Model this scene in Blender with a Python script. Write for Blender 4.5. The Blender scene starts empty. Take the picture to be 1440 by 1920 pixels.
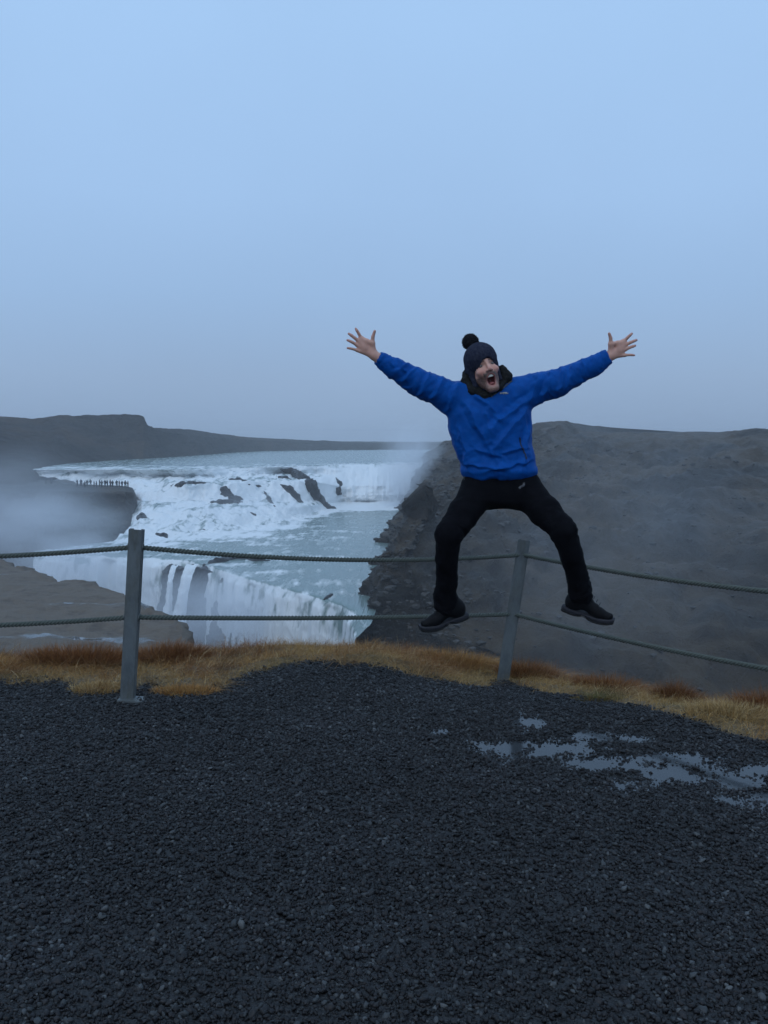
import bpy, math, random
import numpy as np
from math import radians, sin, cos, tan, atan, pi

rng = np.random.default_rng(7)
random.seed(7)
SC = bpy.context.scene
COL = SC.collection

# ------------------------------------------------------------------ camera
F = 1600.0                       # focal length in pixels of a 1440x1920 frame
PITCH = radians(4.93)
EYE = 1.55
cam_d = bpy.data.cameras.new('camera')
cam_d.sensor_fit = 'VERTICAL'; cam_d.sensor_height = 36.0
cam_d.lens = 36.0 * F / 1920.0
cam_d.clip_start = 0.05; cam_d.clip_end = 20000
cam = bpy.data.objects.new('camera', cam_d); COL.objects.link(cam)
cam.location = (0, 0, EYE); cam.rotation_euler = (pi/2 - PITCH, 0, 0)
SC.camera = cam

# ------------------------------------------------------------------ sky (even overcast dome, a little blue sky light in it)
world = bpy.data.worlds.new('World'); SC.world = world; world.use_nodes = True
nt = world.node_tree; nt.nodes.clear()
out = nt.nodes.new('ShaderNodeOutputWorld'); bg = nt.nodes.new('ShaderNodeBackground')
tc = nt.nodes.new('ShaderNodeTexCoord'); sep = nt.nodes.new('ShaderNodeSeparateXYZ')
ramp = nt.nodes.new('ShaderNodeValToRGB')
def lin(r, g, b):
    f = lambda c: (c/255/12.92) if c/255 <= .04045 else ((c/255+.055)/1.055)**2.4
    return (f(r), f(g), f(b), 1)
stops = [(0.0, lin(140, 165, 197)), (0.07, lin(150, 177, 211)), (0.16, lin(156, 189, 228)), (0.26, lin(164, 199, 240)),
         (0.42, lin(169, 206, 248)), (1.0, lin(172, 208, 248))]
e = ramp.color_ramp.elements
e[0].position, e[0].color = stops[0]; e[1].position, e[1].color = stops[-1]
for p_, c_ in stops[1:-1]:
    n = e.new(p_); n.color = c_
sky = nt.nodes.new('ShaderNodeTexSky'); sky.sky_type = 'NISHITA'; sky.sun_disc = False
sky.sun_elevation = radians(48); sky.sun_rotation = radians(200); sky.air_density = 1.0; sky.dust_density = 2.0
skm = nt.nodes.new('ShaderNodeMix'); skm.data_type = 'RGBA'; skm.blend_type = 'MULTIPLY'
skm.inputs[0].default_value = 1.0; skm.inputs[7].default_value = (0.06, 0.06, 0.06, 1)
mx = nt.nodes.new('ShaderNodeMix'); mx.data_type = 'RGBA'; mx.inputs[0].default_value = 0.06
nz = nt.nodes.new('ShaderNodeTexNoise'); nz.inputs['Scale'].default_value = 2.4; nz.inputs['Detail'].default_value = 4
mr = nt.nodes.new('ShaderNodeMapRange'); mr.inputs[3].default_value = 0.93; mr.inputs[4].default_value = 1.07
L = nt.links.new
L(tc.outputs['Generated'], sep.inputs[0]); L(sep.outputs['Z'], ramp.inputs[0])
L(sky.outputs[0], skm.inputs[6]); L(ramp.outputs[0], mx.inputs[6]); L(skm.outputs[2], mx.inputs[7])
L(tc.outputs['Generated'], nz.inputs['Vector']); L(nz.outputs[0], mr.inputs[0])
L(mx.outputs[2], bg.inputs[0]); L(mr.outputs[0], bg.inputs[1])
L(bg.outputs[0], out.inputs[0])

sun_d = bpy.data.lights.new('sun', 'SUN'); sun_d.energy = 0.5; sun_d.angle = radians(60); sun_d.color = (1.0, 0.93, 0.84)
sun = bpy.data.objects.new('sun', sun_d); COL.objects.link(sun)
sun.rotation_euler = (radians(42), 0, radians(-20))

SC.view_settings.view_transform = 'Standard'; SC.view_settings.look = 'None'
SC.view_settings.exposure = 0.0; SC.view_settings.gamma = 1.0; SC.view_settings.use_curve_mapping = False
SC.render.engine = 'CYCLES'
cy = SC.cycles
cy.use_denoising = True; cy.max_bounces = 6; cy.diffuse_bounces = 3; cy.glossy_bounces = 3
cy.volume_bounces = 5; cy.volume_step_rate = 1.0; cy.volume_max_steps = 256; cy.transparent_max_bounces = 8

# ------------------------------------------------------------------ helpers
def slope(y):                     # drop per metre of the sight line through image row y
    return tan(atan((y-960)/F) + PITCH)
def D(y, c): return c / slope(y)
def PT(px, d, c):                 # bearing, distance, metres below the eye -> world point
    dep = d*cos(PITCH) + c*sin(PITCH)
    return ((px-720)/F*dep, d, EYE - c)
def AT(px, y, d): return PT(px, d, slope(y)*d)

def setp(o, label=None, cat=None, group=None, kind=None):
    if label: o['label'] = label
    if cat: o['category'] = cat
    if group: o['group'] = group
    if kind: o['kind'] = kind
    return o
def mesh_np(name, V, faces, smooth=True):
    me = bpy.data.meshes.new(name)
    V = np.asarray(V, dtype=np.float32); faces = np.asarray(faces, dtype=np.int32)
    k = faces.shape[1]; n = len(faces)
    me.vertices.add(len(V)); me.vertices.foreach_set('co', V.ravel())
    me.loops.add(n*k); me.loops.foreach_set('vertex_index', faces.ravel())
    me.polygons.add(n); me.polygons.foreach_set('loop_start', np.arange(0, n*k, k, dtype=np.int32))
    me.polygons.foreach_set('loop_total', np.full(n, k, dtype=np.int32))
    me.polygons.foreach_set('use_smooth', np.full(n, smooth, dtype=bool))
    me.update(calc_edges=True); me.validate()
    return me
def obj(name, me, m=None, parent=None):
    o = bpy.data.objects.new(name, me); COL.objects.link(o)
    if m and not me.materials: me.materials.append(m)
    if parent is not None: o.parent = parent
    return o
def empty(name, loc=(0, 0, 0)):
    o = bpy.data.objects.new(name, None); COL.objects.link(o); o.location = loc; o.empty_display_size = .1
    return o
def attr(me, name, vals, typ='FLOAT'):
    a = me.attributes.new(name, typ, 'POINT'); vals = np.asarray(vals, dtype=np.float32)
    a.data.foreach_set('value' if typ == 'FLOAT' else ('vector' if typ == 'FLOAT_VECTOR' else 'color'), vals.ravel())

# vectorised gradient noise
_perm = np.random.default_rng(3).permutation(256); _perm = np.concatenate([_perm]*3)
_g = np.random.default_rng(4).normal(size=(256, 3)); _g /= np.linalg.norm(_g, axis=1)[:, None]
def noise3(P):
    P = np.asarray(P, dtype=np.float64); I = np.floor(P).astype(np.int64); f = P - I; I &= 255
    u = f*f*f*(f*(f*6-15)+10); r = 0
    for dx in (0, 1):
        wx = u[:, 0] if dx else 1-u[:, 0]
        a = _perm[I[:, 0]+dx]
        for dy in (0, 1):
            wy = u[:, 1] if dy else 1-u[:, 1]
            b = _perm[a+I[:, 1]+dy]
            for dz in (0, 1):
                wz = u[:, 2] if dz else 1-u[:, 2]
                g = _g[_perm[b+I[:, 2]+dz] & 255]
                r = r + wx*wy*wz*(g[:, 0]*(f[:, 0]-dx)+g[:, 1]*(f[:, 1]-dy)+g[:, 2]*(f[:, 2]-dz))
    return r*1.6
def fbm(P, oct=4, gain=.5, ridged=False):
    P = np.asarray(P, dtype=np.float64); r = 0; a = 1.0; s = 0
    for o in range(oct):
        n_ = noise3(P*(2.03**o)+o*17.3)
        r = r + a*((1-2*np.abs(n_)) if ridged else n_); s += a; a *= gain
    return r/s
def sstep(a, b, x):
    t = np.clip((x-a)/(b-a), 0, 1); return t*t*(3-2*t)
def normals(V, Fc):
    n = np.zeros_like(V)
    a = V[Fc[:, 2]]-V[Fc[:, 0]]; b = V[Fc[:, 3 if Fc.shape[1] == 4 else 1]]-V[Fc[:, 1 if Fc.shape[1] == 4 else 0]]
    fn = np.cross(a, b)
    for k in range(Fc.shape[1]): np.add.at(n, Fc[:, k], fn)
    return n/(np.linalg.norm(n, axis=1)[:, None]+1e-12)

# materials ---------------------------------------------------------
def mat(name, build):
    m = bpy.data.materials.new(name); m.use_nodes = True
    t = m.node_tree; b = t.nodes['Principled BSDF']
    build(t, b); return m
def N(t, typ, **kw):
    n = t.nodes.new(typ)
    for k, v in kw.items():
        if k in n.inputs: n.inputs[k].default_value = v
        else: setattr(n, k, v)
    return n
def noise_ramp(t, scale, stops_, detail=6, rough=.6, coord='Object', vec=None, stretch=None):
    if vec is None:
        c = N(t, 'ShaderNodeTexCoord'); vec = c.outputs[coord]
    if stretch:
        mp = N(t, 'ShaderNodeMapping'); mp.inputs['Scale'].default_value = stretch
        t.links.new(vec, mp.inputs[0]); vec = mp.outputs[0]
    n = N(t, 'ShaderNodeTexNoise', Scale=scale, Detail=detail, Roughness=rough)
    t.links.new(vec, n.inputs['Vector'])
    r = N(t, 'ShaderNodeValToRGB'); el = r.color_ramp.elements
    el[0].position, el[0].color = stops_[0][0], (*stops_[0][1], 1)
    el[1].position, el[1].color = stops_[-1][0], (*stops_[-1][1], 1)
    for p_, c_ in stops_[1:-1]:
        q = el.new(p_); q.color = (*c_, 1)
    t.links.new(n.outputs[0], r.inputs[0])
    return r.outputs[0], n.outputs[0]
def bump(t, b, h, strength=.4, dist=.01):
    bp = N(t, 'ShaderNodeBump', Strength=strength, Distance=dist)
    t.links.new(h, bp.inputs['Height']); t.links.new(bp.outputs[0], b.inputs['Normal'])
def mixc(t, a, b_, fac, mode='MIX'):
    m = N(t, 'ShaderNodeMix', data_type='RGBA', blend_type=mode)
    for sock, v in ((0, fac), (6, a), (7, b_)):
        if hasattr(v, 'links') or hasattr(v, 'is_linked'): t.links.new(v, m.inputs[sock])
        else: m.inputs[sock].default_value = v if sock == 0 else (*v, 1)
    return m.outputs[2]
def simple(name, c1, c2, scale, rough=.8, bs=.3, bd=.01, detail=5, stretch=None, spec=.3):
    def f(t, b):
        c, h = noise_ramp(t, scale, [(.3, c1), (.7, c2)], detail, stretch=stretch)
        t.links.new(c, b.inputs['Base Color']); b.inputs['Roughness'].default_value = rough
        b.inputs['Specular IOR Level'].default_value = spec
        if bs: bump(t, b, h, bs, bd)
    return mat(name, f)

# ------------------------------------------------------------------ lofted terrain
def interp_rows(secs, us, keys):
    """secs: K x M x 3 sections at parameter keys; smooth-resample at us"""
    S = np.asarray(secs, float); r = np.zeros((len(us), S.shape[1], 3))
    for m in range(S.shape[1]):
        for a in range(3): r[:, m, a] = np.interp(us, keys, S[:, m, a])
    return r
def resample(S, counts):
    """S: U x M x 3; counts of samples in each of the M-1 pieces"""
    rows = []
    for m, c in enumerate(counts):
        for k in range(c):
            f = k/c; rows.append(S[:, m]*(1-f)+S[:, m+1]*f)
    rows.append(S[:, -1])
    return np.stack(rows, 1)
def smooth_grid(G, it, keep_ends=True):
    for _ in range(it):
        H = G.copy(); H[:, 1:-1] = (G[:, :-2]+2*G[:, 1:-1]+G[:, 2:])/4; G = H
        H = G.copy(); H[1:-1] = (G[:-2]+2*G[1:-1]+G[2:])/4; G = H
    return G
def grid_faces(nu, nv):
    i = np.arange(nu*nv).reshape(nu, nv)
    return np.stack([i[:-1, :-1].ravel(), i[1:, :-1].ravel(), i[1:, 1:].ravel(), i[:-1, 1:].ravel()], 1)
def loft(secs, keys, nu, counts, smooth=2):
    us = np.linspace(keys[0], keys[-1], nu)
    G = resample(interp_rows(secs, us, keys), counts)
    G = smooth_grid(G, smooth)
    return G, us
def displace(G, amp, scale, oct=5, ridged=False, mask=None, seed=0):
    nu, nv = G.shape[:2]; V = G.reshape(-1, 3); Fc = grid_faces(nu, nv)
    n = normals(V, Fc); n[n[:, 2] < 0] *= 1
    d = fbm(V/scale+seed*31.7, oct, .52, ridged)*amp
    if mask is not None: d = d*mask.ravel()
    return (V + n*d[:, None]).reshape(nu, nv, 3)

# rock and earth materials
def rock_mat(name, dark, lite, moss, mossamt, scale, wet=.55):
    def f(t, b):
        c, h = noise_ramp(t, scale, [(.28, dark), (.52, lite), (.75, tuple(x*.75 for x in lite))], 9, .68)
        _, h2 = noise_ramp(t, scale*.16, [(.4, (0, 0, 0)), (.6, (1, 1, 1))], 5, .6)
        r = N(t, 'ShaderNodeMapRange'); r.inputs[1].default_value = .62-mossamt; r.inputs[2].default_value = .72-mossamt*.6
        t.links.new(h2, r.inputs[0])
        ge = N(t, 'ShaderNodeNewGeometry'); sx_ = N(t, 'ShaderNodeSeparateXYZ'); t.links.new(ge.outputs['Normal'], sx_.inputs[0])
        fl = N(t, 'ShaderNodeMapRange'); fl.inputs[1].default_value = .45; fl.inputs[2].default_value = .85; fl.inputs[3].default_value = .25; fl.inputs[4].default_value = 1.0
        t.links.new(sx_.outputs['Z'], fl.inputs[0])
        mm = N(t, 'ShaderNodeMath', operation='MULTIPLY'); t.links.new(fl.outputs[0], mm.inputs[0]); t.links.new(r.outputs[0], mm.inputs[1])
        bands, _ = noise_ramp(t, 1.0, [(.36, (.35, .35, .36)), (.5, (1.1, 1.05, 1)), (.66, (.6, .6, .62))], 5, .6, stretch=(.05, .05, .55))
        stp = N(t, 'ShaderNodeMapRange'); stp.inputs[1].default_value = .8; stp.inputs[2].default_value = .4; t.links.new(sx_.outputs['Z'], stp.inputs[0])
        cb = mixc(t, c, bands, stp.outputs[0], 'MULTIPLY')
        cc = mixc(t, cb, moss, mm.outputs[0])
        t.links.new(cc, b.inputs['Base Color']); b.inputs['Roughness'].default_value = wet
        b.inputs['Specular IOR Level'].default_value = .25
        bump(t, b, h, 1.0, .9/scale)
    return mat(name, f)
M_wall = rock_mat('canyon_rock', (.004, .004, .0042), (.033, .031, .028), (.074, .053, .031), .25, .5)
M_hill = rock_mat('hill_heath', (.022, .02, .019), (.052, .046, .04), (.085, .06, .04), .1, .12, .9)
M_ledge = rock_mat('ledge_rock', (.014, .014, .014), (.045, .042, .038), (.08, .06, .04), .05, .35)
M_wet = rock_mat('wet_basalt', (.018, .018, .02), (.05, .05, .053), (.05, .05, .045), .02, .6, .35)

# ------------------------------------------------------------------ base ground far below and behind everything
R = 9000
me = mesh_np('ground', [(-R, -R, -64), (R, -R, -64), (R, R, -64), (-R, R, -64)], [(0, 1, 2, 3)])
setp(obj('ground', me, M_hill), kind='structure')

# ------------------------------------------------------------------ river, upper cascade, pool and lower fall (one sheet of water)
tab = {   # bearing: rows from the lip of the upper fall down to the lip of the lower one, (image row, metres below eye)
 40:  [(880, 8.2), (889, 9.5), (900, 11.0), (935, 15.6), (945, 16.3), (990, 19), (1014, 20), (1034, 20.2)],
 160: [(880, 8.2), (890, 9.7), (902, 11.3), (937, 15.6), (948, 16.2), (992, 19), (1016, 20), (1040, 20.2)],
 260: [(880, 8.2), (892, 10.1), (906, 11.6), (940, 15.2), (951, 15.8), (994, 19), (1018, 20), (1044, 20.2)],
 350: [(881, 8.2), (896, 10.5), (911, 11.4), (942, 15.3), (954, 15.9), (992, 19.2), (1015, 20), (1050, 20.2)],
 400: [(879, 8.2), (895, 10.5), (909, 11.4), (942, 15.5), (953, 16.1), (989, 19.3), (1008, 20), (1062, 20.2)],
 430: [(877, 8.2), (893, 10.5), (907, 11.4), (942, 15.6), (952, 16.2), (986, 19.4), (1003, 20), (1074, 20.2)],
 520: [(875, 8.2), (890, 10.6), (904, 11.6), (940, 16.2), (951, 16.9), (978, 19.6), (990, 20), (1098, 20.2)],
 580: [(873, 8.2), (889, 10.8), (903, 11.8), (938, 16.8), (947, 17.6), (963, 19.6), (972, 20), (1114, 20.2)],
 640: [(871, 8.3), (890, 11.2), (912, 14.3), (930, 17.0), (941, 18.9), (948, 19.6), (958, 20), (1131, 20.2)],
 740: [(869, 8.3), (888, 11.2), (910, 14.3), (928, 17.0), (939, 18.9), (946, 19.6), (955, 20), (1152, 20.2)],
 840: [(868, 8.3), (887, 11.2), (909, 14.3), (927, 17.0), (938, 18.9), (945, 19.6), (953, 20), (1170, 20.2)],
}
keys = sorted(tab); secs = []
for k in keys:
    s = [PT(k, 640, 7.7), PT(k, 330, 8.0)]
    bank = {40: [30, 50, 130, 248, 250, 246, 215, 62], 160: [160, 165, 200, 254, 256, 252, 232, 150], 260: [260, 260, 262, 266, 266, 264, 258, 240],
            740: [740, 740, 741, 742, 743, 743, 746, 676], 840: [840, 835, 820, 800, 785, 775, 770, 696]}.get(k, [k]*8)
    for (y, c), kx in zip(tab[k], bank): s.append(PT(kx, D(y, c), c))
    d8 = D(*tab[k][-1]); kx = min(bank[-1], 662+max(0, k-740)*.04)
    s += [PT(kx, d8-1.6, 21.4), PT(kx, d8-3.2, 25.0), PT(kx, d8-5.2, 33), PT(kx, d8-7, 48)]
    secs.append(s)
NU = 620
G, us = loft(secs, keys, NU, [14, 26, 16, 22, 34, 22, 30, 22, 60, 8, 16, 26, 24], 1)
nv = G.shape[1]
rowf = np.concatenate([np.linspace(m, m+1, c, endpoint=False) for m, c in enumerate([14, 26, 16, 22, 34, 22, 30, 22, 60, 8, 16, 26, 24])]+[[13]])
RF = np.tile(rowf, (NU, 1)); UU = np.tile(us[:, None], (1, nv))
X, Y, Z = G[..., 0], G[..., 1], G[..., 2]
P2 = np.stack([X.ravel(), Y.ravel(), np.zeros(X.size)], 1)
# uneven lips: shift the rows of the cascade to and fro
cas = sstep(2.0, 2.6, RF)*(1-sstep(8.2, 9, RF))
lipn = fbm(np.stack([X.ravel()/9, np.zeros(X.size), RF.ravel()*.35], 1), 4).reshape(X.shape)
G[..., 1] += cas*lipn*(2.0+5.0*sstep(200, 330, UU))
lip2 = sstep(9.3, 10, RF)
lipm = fbm(np.stack([X.ravel()/5, np.ones(X.size)*5, np.zeros(X.size)], 1), 4).reshape(X.shape)
G[..., 1] += lip2*lipm*3.6
cas = sstep(2.0, 2.6, RF)*(1-sstep(7.5, 8.05, RF))
casb = cas*(1-sstep(585, 625, UU))
bl = (fbm(np.stack([X.ravel()/4.0, Y.ravel()/6.5, RF.ravel()*.6], 1), 5, .5, False)*.8+.5*fbm(np.stack([X.ravel()/9, Y.ravel()/5, RF.ravel()*0], 1)+4, 3, .5, True)).reshape(X.shape)
G[..., 2] += casb*(bl-.2)*1.5
fall1 = cas*sstep(585, 625, UU)
flute = fbm(np.stack([X.ravel()/1.3, np.zeros(X.size), RF.ravel()*.25], 1), 4).reshape(X.shape)
G[..., 1] += fall1*flute*1.4
curtain = sstep(10.2, 11.2, RF)
flute2 = fbm(np.stack([X.ravel()/1.6+Y.ravel()/1.6, np.zeros(X.size), RF.ravel()*.4], 1), 5).reshape(X.shape)
G[..., 1] += curtain*flute2*1.3
# rapids on flat water
flat = 1-np.clip(casb+fall1+curtain, 0, 1)
G[..., 2] += flat*fbm(P2/np.array([2.6, 1.6, 1]), 5).reshape(X.shape)*(.14+.3*sstep(9, 10, RF)+.16*sstep(8, 9.2, RF)*(1-sstep(9.2, 10, RF)))
V = G.reshape(-1, 3); Fc = grid_faces(NU, nv)
# foam: where the water falls, at the foot of the falls and in drifting streaks
dz = -np.gradient(G[..., 2], axis=1); dy = np.hypot(np.gradient(G[..., 1], axis=1), np.gradient(G[..., 0], axis=1))+.05
steep = np.clip(dz/dy, 0, 4)
wq = fbm(P2/14+3, 3)*6
flow = fbm(np.stack([(X.ravel()+wq)/1.7, (Y.ravel()-.35*X.ravel())/10, RF.ravel()*.15], 1), 5, .55).reshape(X.shape)
blot = fbm(np.stack([(X.ravel()+wq)/7, Y.ravel()/9, RF.ravel()*.4], 1)+9, 3).reshape(X.shape)
foam = .10+.55*sstep(.12, .7, steep)+casb*(.46+.55*flow+.5*blot)
foam += .75*fall1
foam = np.maximum(foam, (.78+.4*flute2)*curtain+.25*sstep(9.7, 10.3, RF)*(1-curtain))
te = .06+.22*sstep(640, 420, UU); toe = sstep(7.4, 8.0, RF)*(1-np.clip((RF-8)/te, 0, 1)**1.5)
foam += toe*.55
foam += .35*sstep(1.6, 2.0, RF)*(1-sstep(2, 2.4, RF))
streak = fbm(P2/np.array([16, 5, 1]), 4).reshape(X.shape)
foam += flat*(streak*.8+.10*sstep(8, 8.2, RF))*sstep(1.2, 2, RF)
foam += sstep(9.35, 10, RF)*(1-curtain)*fbm(P2/np.array([3.4, 2.4, 1]), 4).reshape(X.shape)*1.3
foam -= .18*flat*sstep(540, 700, UU)*(RF > 8)
me = mesh_np('river', V, Fc); attr(me, 'foam', np.clip(foam, 0, 1.2).ravel())
attr(me, 'fallv', np.clip(curtain+fall1, 0, 1).ravel())
def water_mat(t, b):
    a = N(t, 'ShaderNodeAttribute', attribute_name='foam'); fv = N(t, 'ShaderNodeAttribute', attribute_name='fallv')
    c = N(t, 'ShaderNodeTexCoord')
    m1 = N(t, 'ShaderNodeMapping'); m1.inputs['Scale'].default_value = (.8, .16, .35)
    m2 = N(t, 'ShaderNodeMapping'); m2.inputs['Scale'].default_value = (2.4, 2.4, .13)
    t.links.new(c.outputs['Object'], m1.inputs[0]); t.links.new(c.outputs['Object'], m2.inputs[0])
    n1 = N(t, 'ShaderNodeTexNoise', Scale=1.0, Detail=6, Roughness=.58); t.links.new(m1.outputs[0], n1.inputs['Vector'])
    n2 = N(t, 'ShaderNodeTexNoise', Scale=1.0, Detail=7, Roughness=.62); t.links.new(m2.outputs[0], n2.inputs['Vector'])
    mx_ = N(t, 'ShaderNodeMix', data_type='FLOAT')
    t.links.new(fv.outputs['Fac'], mx_.inputs[0]); t.links.new(n1.outputs[0], mx_.inputs[2]); t.links.new(n2.outputs[0], mx_.inputs[3])
    ad = N(t, 'ShaderNodeMath', operation='MULTIPLY_ADD'); ad.inputs[1].default_value = 2.3; ad.inputs[2].default_value = -1.55
    t.links.new(mx_.outputs[0], ad.inputs[0])
    a2 = N(t, 'ShaderNodeMath', operation='MULTIPLY_ADD'); a2.inputs[1].default_value = 1.35
    t.links.new(a.outputs['Fac'], a2.inputs[0]); t.links.new(ad.outputs[0], a2.inputs[2])
    s = N(t, 'ShaderNodeMapRange', interpolation_type='SMOOTHSTEP'); s.inputs[1].default_value = -.25; s.inputs[2].default_value = .55
    t.links.new(a2.outputs[0], s.inputs[0])
    col = mixc(t, (.17, .235, .222), (.80, .83, .84), s.outputs[0])
    t.links.new(col, b.inputs['Base Color'])
    r = N(t, 'ShaderNodeMapRange'); r.inputs[3].default_value = .22; r.inputs[4].default_value = .9
    t.links.new(s.outputs[0], r.inputs[0]); t.links.new(r.outputs[0], b.inputs['Roughness'])
    b.inputs['IOR'].default_value = 1.33
    bump(t, b, mx_.outputs[0], .35, .5)
M_water = mat('glacial_water', water_mat)
setp(obj('river', me, M_water), kind='structure')

GW = G.reshape(-1, 3)
_dep = GW[:, 1]*cos(PITCH)-(GW[:, 2]-EYE)*sin(PITCH)
_gx = 720+F*GW[:, 0]/_dep; _gy = 960-F*(GW[:, 1]*sin(PITCH)+(GW[:, 2]-EYE)*cos(PITCH))/_dep
def ON(px, y, up=0.0):            # the spot on the water seen in that direction
    k = (np.abs(_gx-px) < 3) & (np.abs(_gy-y) < 3)
    if not k.any(): k = np.hypot(_gx-px, _gy-y) < np.hypot(_gx-px, _gy-y).min()+1
    q = GW[k]; q = q[np.argmin(q[:, 1])]
    return (q[0], q[1], q[2]+up)
# ------------------------------------------------------------------ canyon wall on the far side
A = [(18.7, 266, 0.2), (26, 247, -1.0), (39, 226, -4.4), (45.5, 217, -4.3), (50.0, 219, -1.9), (64, 195, -1.7), (79, 176, -2.1), (104, 152, -3.0), (170, 110, -3.5)]
B = [(2.6, 262, 22), (1.0, 215, 22), (-1.8, 150, 22), (-3.2, 125, 22), (-5.0, 104, 23), (-5.8, 97, 34), (0, 84, 50), (34, 58, 58), (100, 30, 60)]
secs = []
for i, (a, b) in enumerate(zip(A, B)):
    a = np.array(a, float); b = np.array(b, float)
    out_ = a[:2]-b[:2]; out_ /= np.linalg.norm(out_)
    s = []
    s.append((a[0]+out_[0]*900+200, a[1]+900+out_[1]*300, 2.0)); s.append((a[0]+out_[0]*60, a[1]+out_[1]*60, a[2]+.9)); s.append((a[0]+out_[0]*6, a[1]+out_[1]*6, a[2]+.1))
    s.append(tuple(a))
    pl = [(.30, .21), (.52, .47), (.75, .74), (.90, .88)] if i < 2 else [(.22, .07), (.52, .25), (.78, .55), (.92, .82)]
    pt_ = [(*(a[:2]*(1-fx)+b[:2]*fx), a[2]*(1-fz)+b[2]*fz) for fx, fz in pl]
    if 2 <= i <= 6:       # steep crag along the water
        q1, q2 = {2: ((4.5, 2, 14), (10.3, 8, 7.5)), 3: ((4.5, 2, 14), (10.2, 8, 8)), 4: ((4.6, 2, 14), (10, 8, 8)), 5: ((3.4, 2, 22), (7.5, 6, 12)), 6: ((3, 3, 36), (8, 10, 21))}[i]
        pt_[3] = (b[0]+q1[0], b[1]+q1[1], q1[2]); pt_[2] = (b[0]+q2[0], b[1]+q2[1], q2[2])
    s += pt_
    s.append(tuple(b))
    secs.append([(q[0], q[1], EYE-q[2]) for q in s])
NUW = 420; cw = [10, 14, 8, 24, 50, 50, 50, 50]
Gw, usw = loft(secs, np.linspace(0, 8, 9), NUW, cw, 3)
mw = np.tile(np.concatenate([np.full(24, .1), np.linspace(.15, .3, 8), np.linspace(.3, 1, 24), np.full(50+50+50+51, 1.)]), (NUW, 1))
Gw = displace(Gw, 2.0, 24, 4, False, mw, 1)
Gw = displace(Gw, 3.4, 11, 6, True, mw, 2)
st = fbm(np.stack([Gw[..., 0].ravel()/30, Gw[..., 1].ravel()/30, Gw[..., 2].ravel()/2.2], 1)+6, 3).reshape(Gw.shape[:2])
lf = mw*np.tile(sstep(230, 60, np.arange(NUW))[:, None], (1, Gw.shape[1]))
Gw[..., 0] += st*lf*1.6; Gw[..., 1] += st*lf*1.2
Gw = displace(Gw, .5, 1.8, 4, False, mw, 5)
cr_ = fbm(np.stack([Gw[..., 1].ravel()/13, Gw[..., 2].ravel()/9, np.zeros(Gw[..., 0].size)], 1)+12, 4, .55, True).reshape(Gw.shape[:2])
Gw[..., 0] += -(cr_-.35)*3.0*lf
V = Gw.reshape(-1, 3); Fc = grid_faces(*Gw.shape[:2])
me = mesh_np('canyon_wall', V, Fc)
o_wall = setp(obj('canyon_wall', me, M_wall), kind='structure')
# loose stones on its slope
def blob_mesh(name, seed, sub=1, amp=.25, squash=.7):
    import bmesh
    bm = bmesh.new(); bmesh.ops.create_icosphere(bm, subdivisions=sub, radius=1.0)
    P = np.array([v.co[:] for v in bm.verts]); P = P*(1+amp*1.6*fbm(P*1.1+seed*9.1, 2))[:, None]
    P[:, 2] *= squash; P[:, 0] *= 1+.25*np.sin(seed*2.1)
    for v, p in zip(bm.verts, P): v.co = p
    me = bpy.data.meshes.new(name); bm.to_mesh(me); bm.free()
    for p in me.polygons: p.use_smooth = sub > 1
    return me
def scatter_mesh(base_list, pts, scl, rot):
    VV, FF, off = [], [], 0
    for i in range(len(pts)):
        P, Fq = base_list[i % len(base_list)]
        a = rot[i]; ca, sa = cos(a), sin(a)
        Q = P*scl[i]; Q = np.stack([Q[:, 0]*ca-Q[:, 1]*sa, Q[:, 0]*sa+Q[:, 1]*ca, Q[:, 2]], 1)+pts[i]
        VV.append(Q); FF.append(Fq+off); off += len(Q)
    return np.concatenate(VV), np.concatenate(FF)
def tri_arrays(me):
    P = np.zeros(len(me.vertices)*3, np.float32); me.vertices.foreach_get('co', P)
    f = np.zeros(len(me.polygons)*3, np.int32); me.polygons.foreach_get('vertices', f)
    return P.reshape(-1, 3), f.reshape(-1, 3)
bases = [tri_arrays(blob_mesh('talus_piece', s, 1, .35, .6)) for s in range(6)]
ns = 9000
iu = rng.integers(40, NUW-2, ns); iv = rng.integers(58, Gw.shape[1]-2, ns)
pts = Gw[iu, iv]; keep = fbm(pts/14+3, 3) > -.12; pts = pts[keep]
scl = .2+.6*rng.random(len(pts))**4
scl *= .8
tv, tf = scatter_mesh(bases, pts, scl, rng.random(len(pts))*6.28)
M_talus = simple('talus_stone', (.022, .021, .02), (.085, .08, .073), .3, .8, .3, .1)
setp(obj('talus_stones', mesh_np('talus_stones', tv, tf, False), M_talus), 'loose grey stones strewn over the canyon wall slope', 'stones', kind='stuff')

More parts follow.
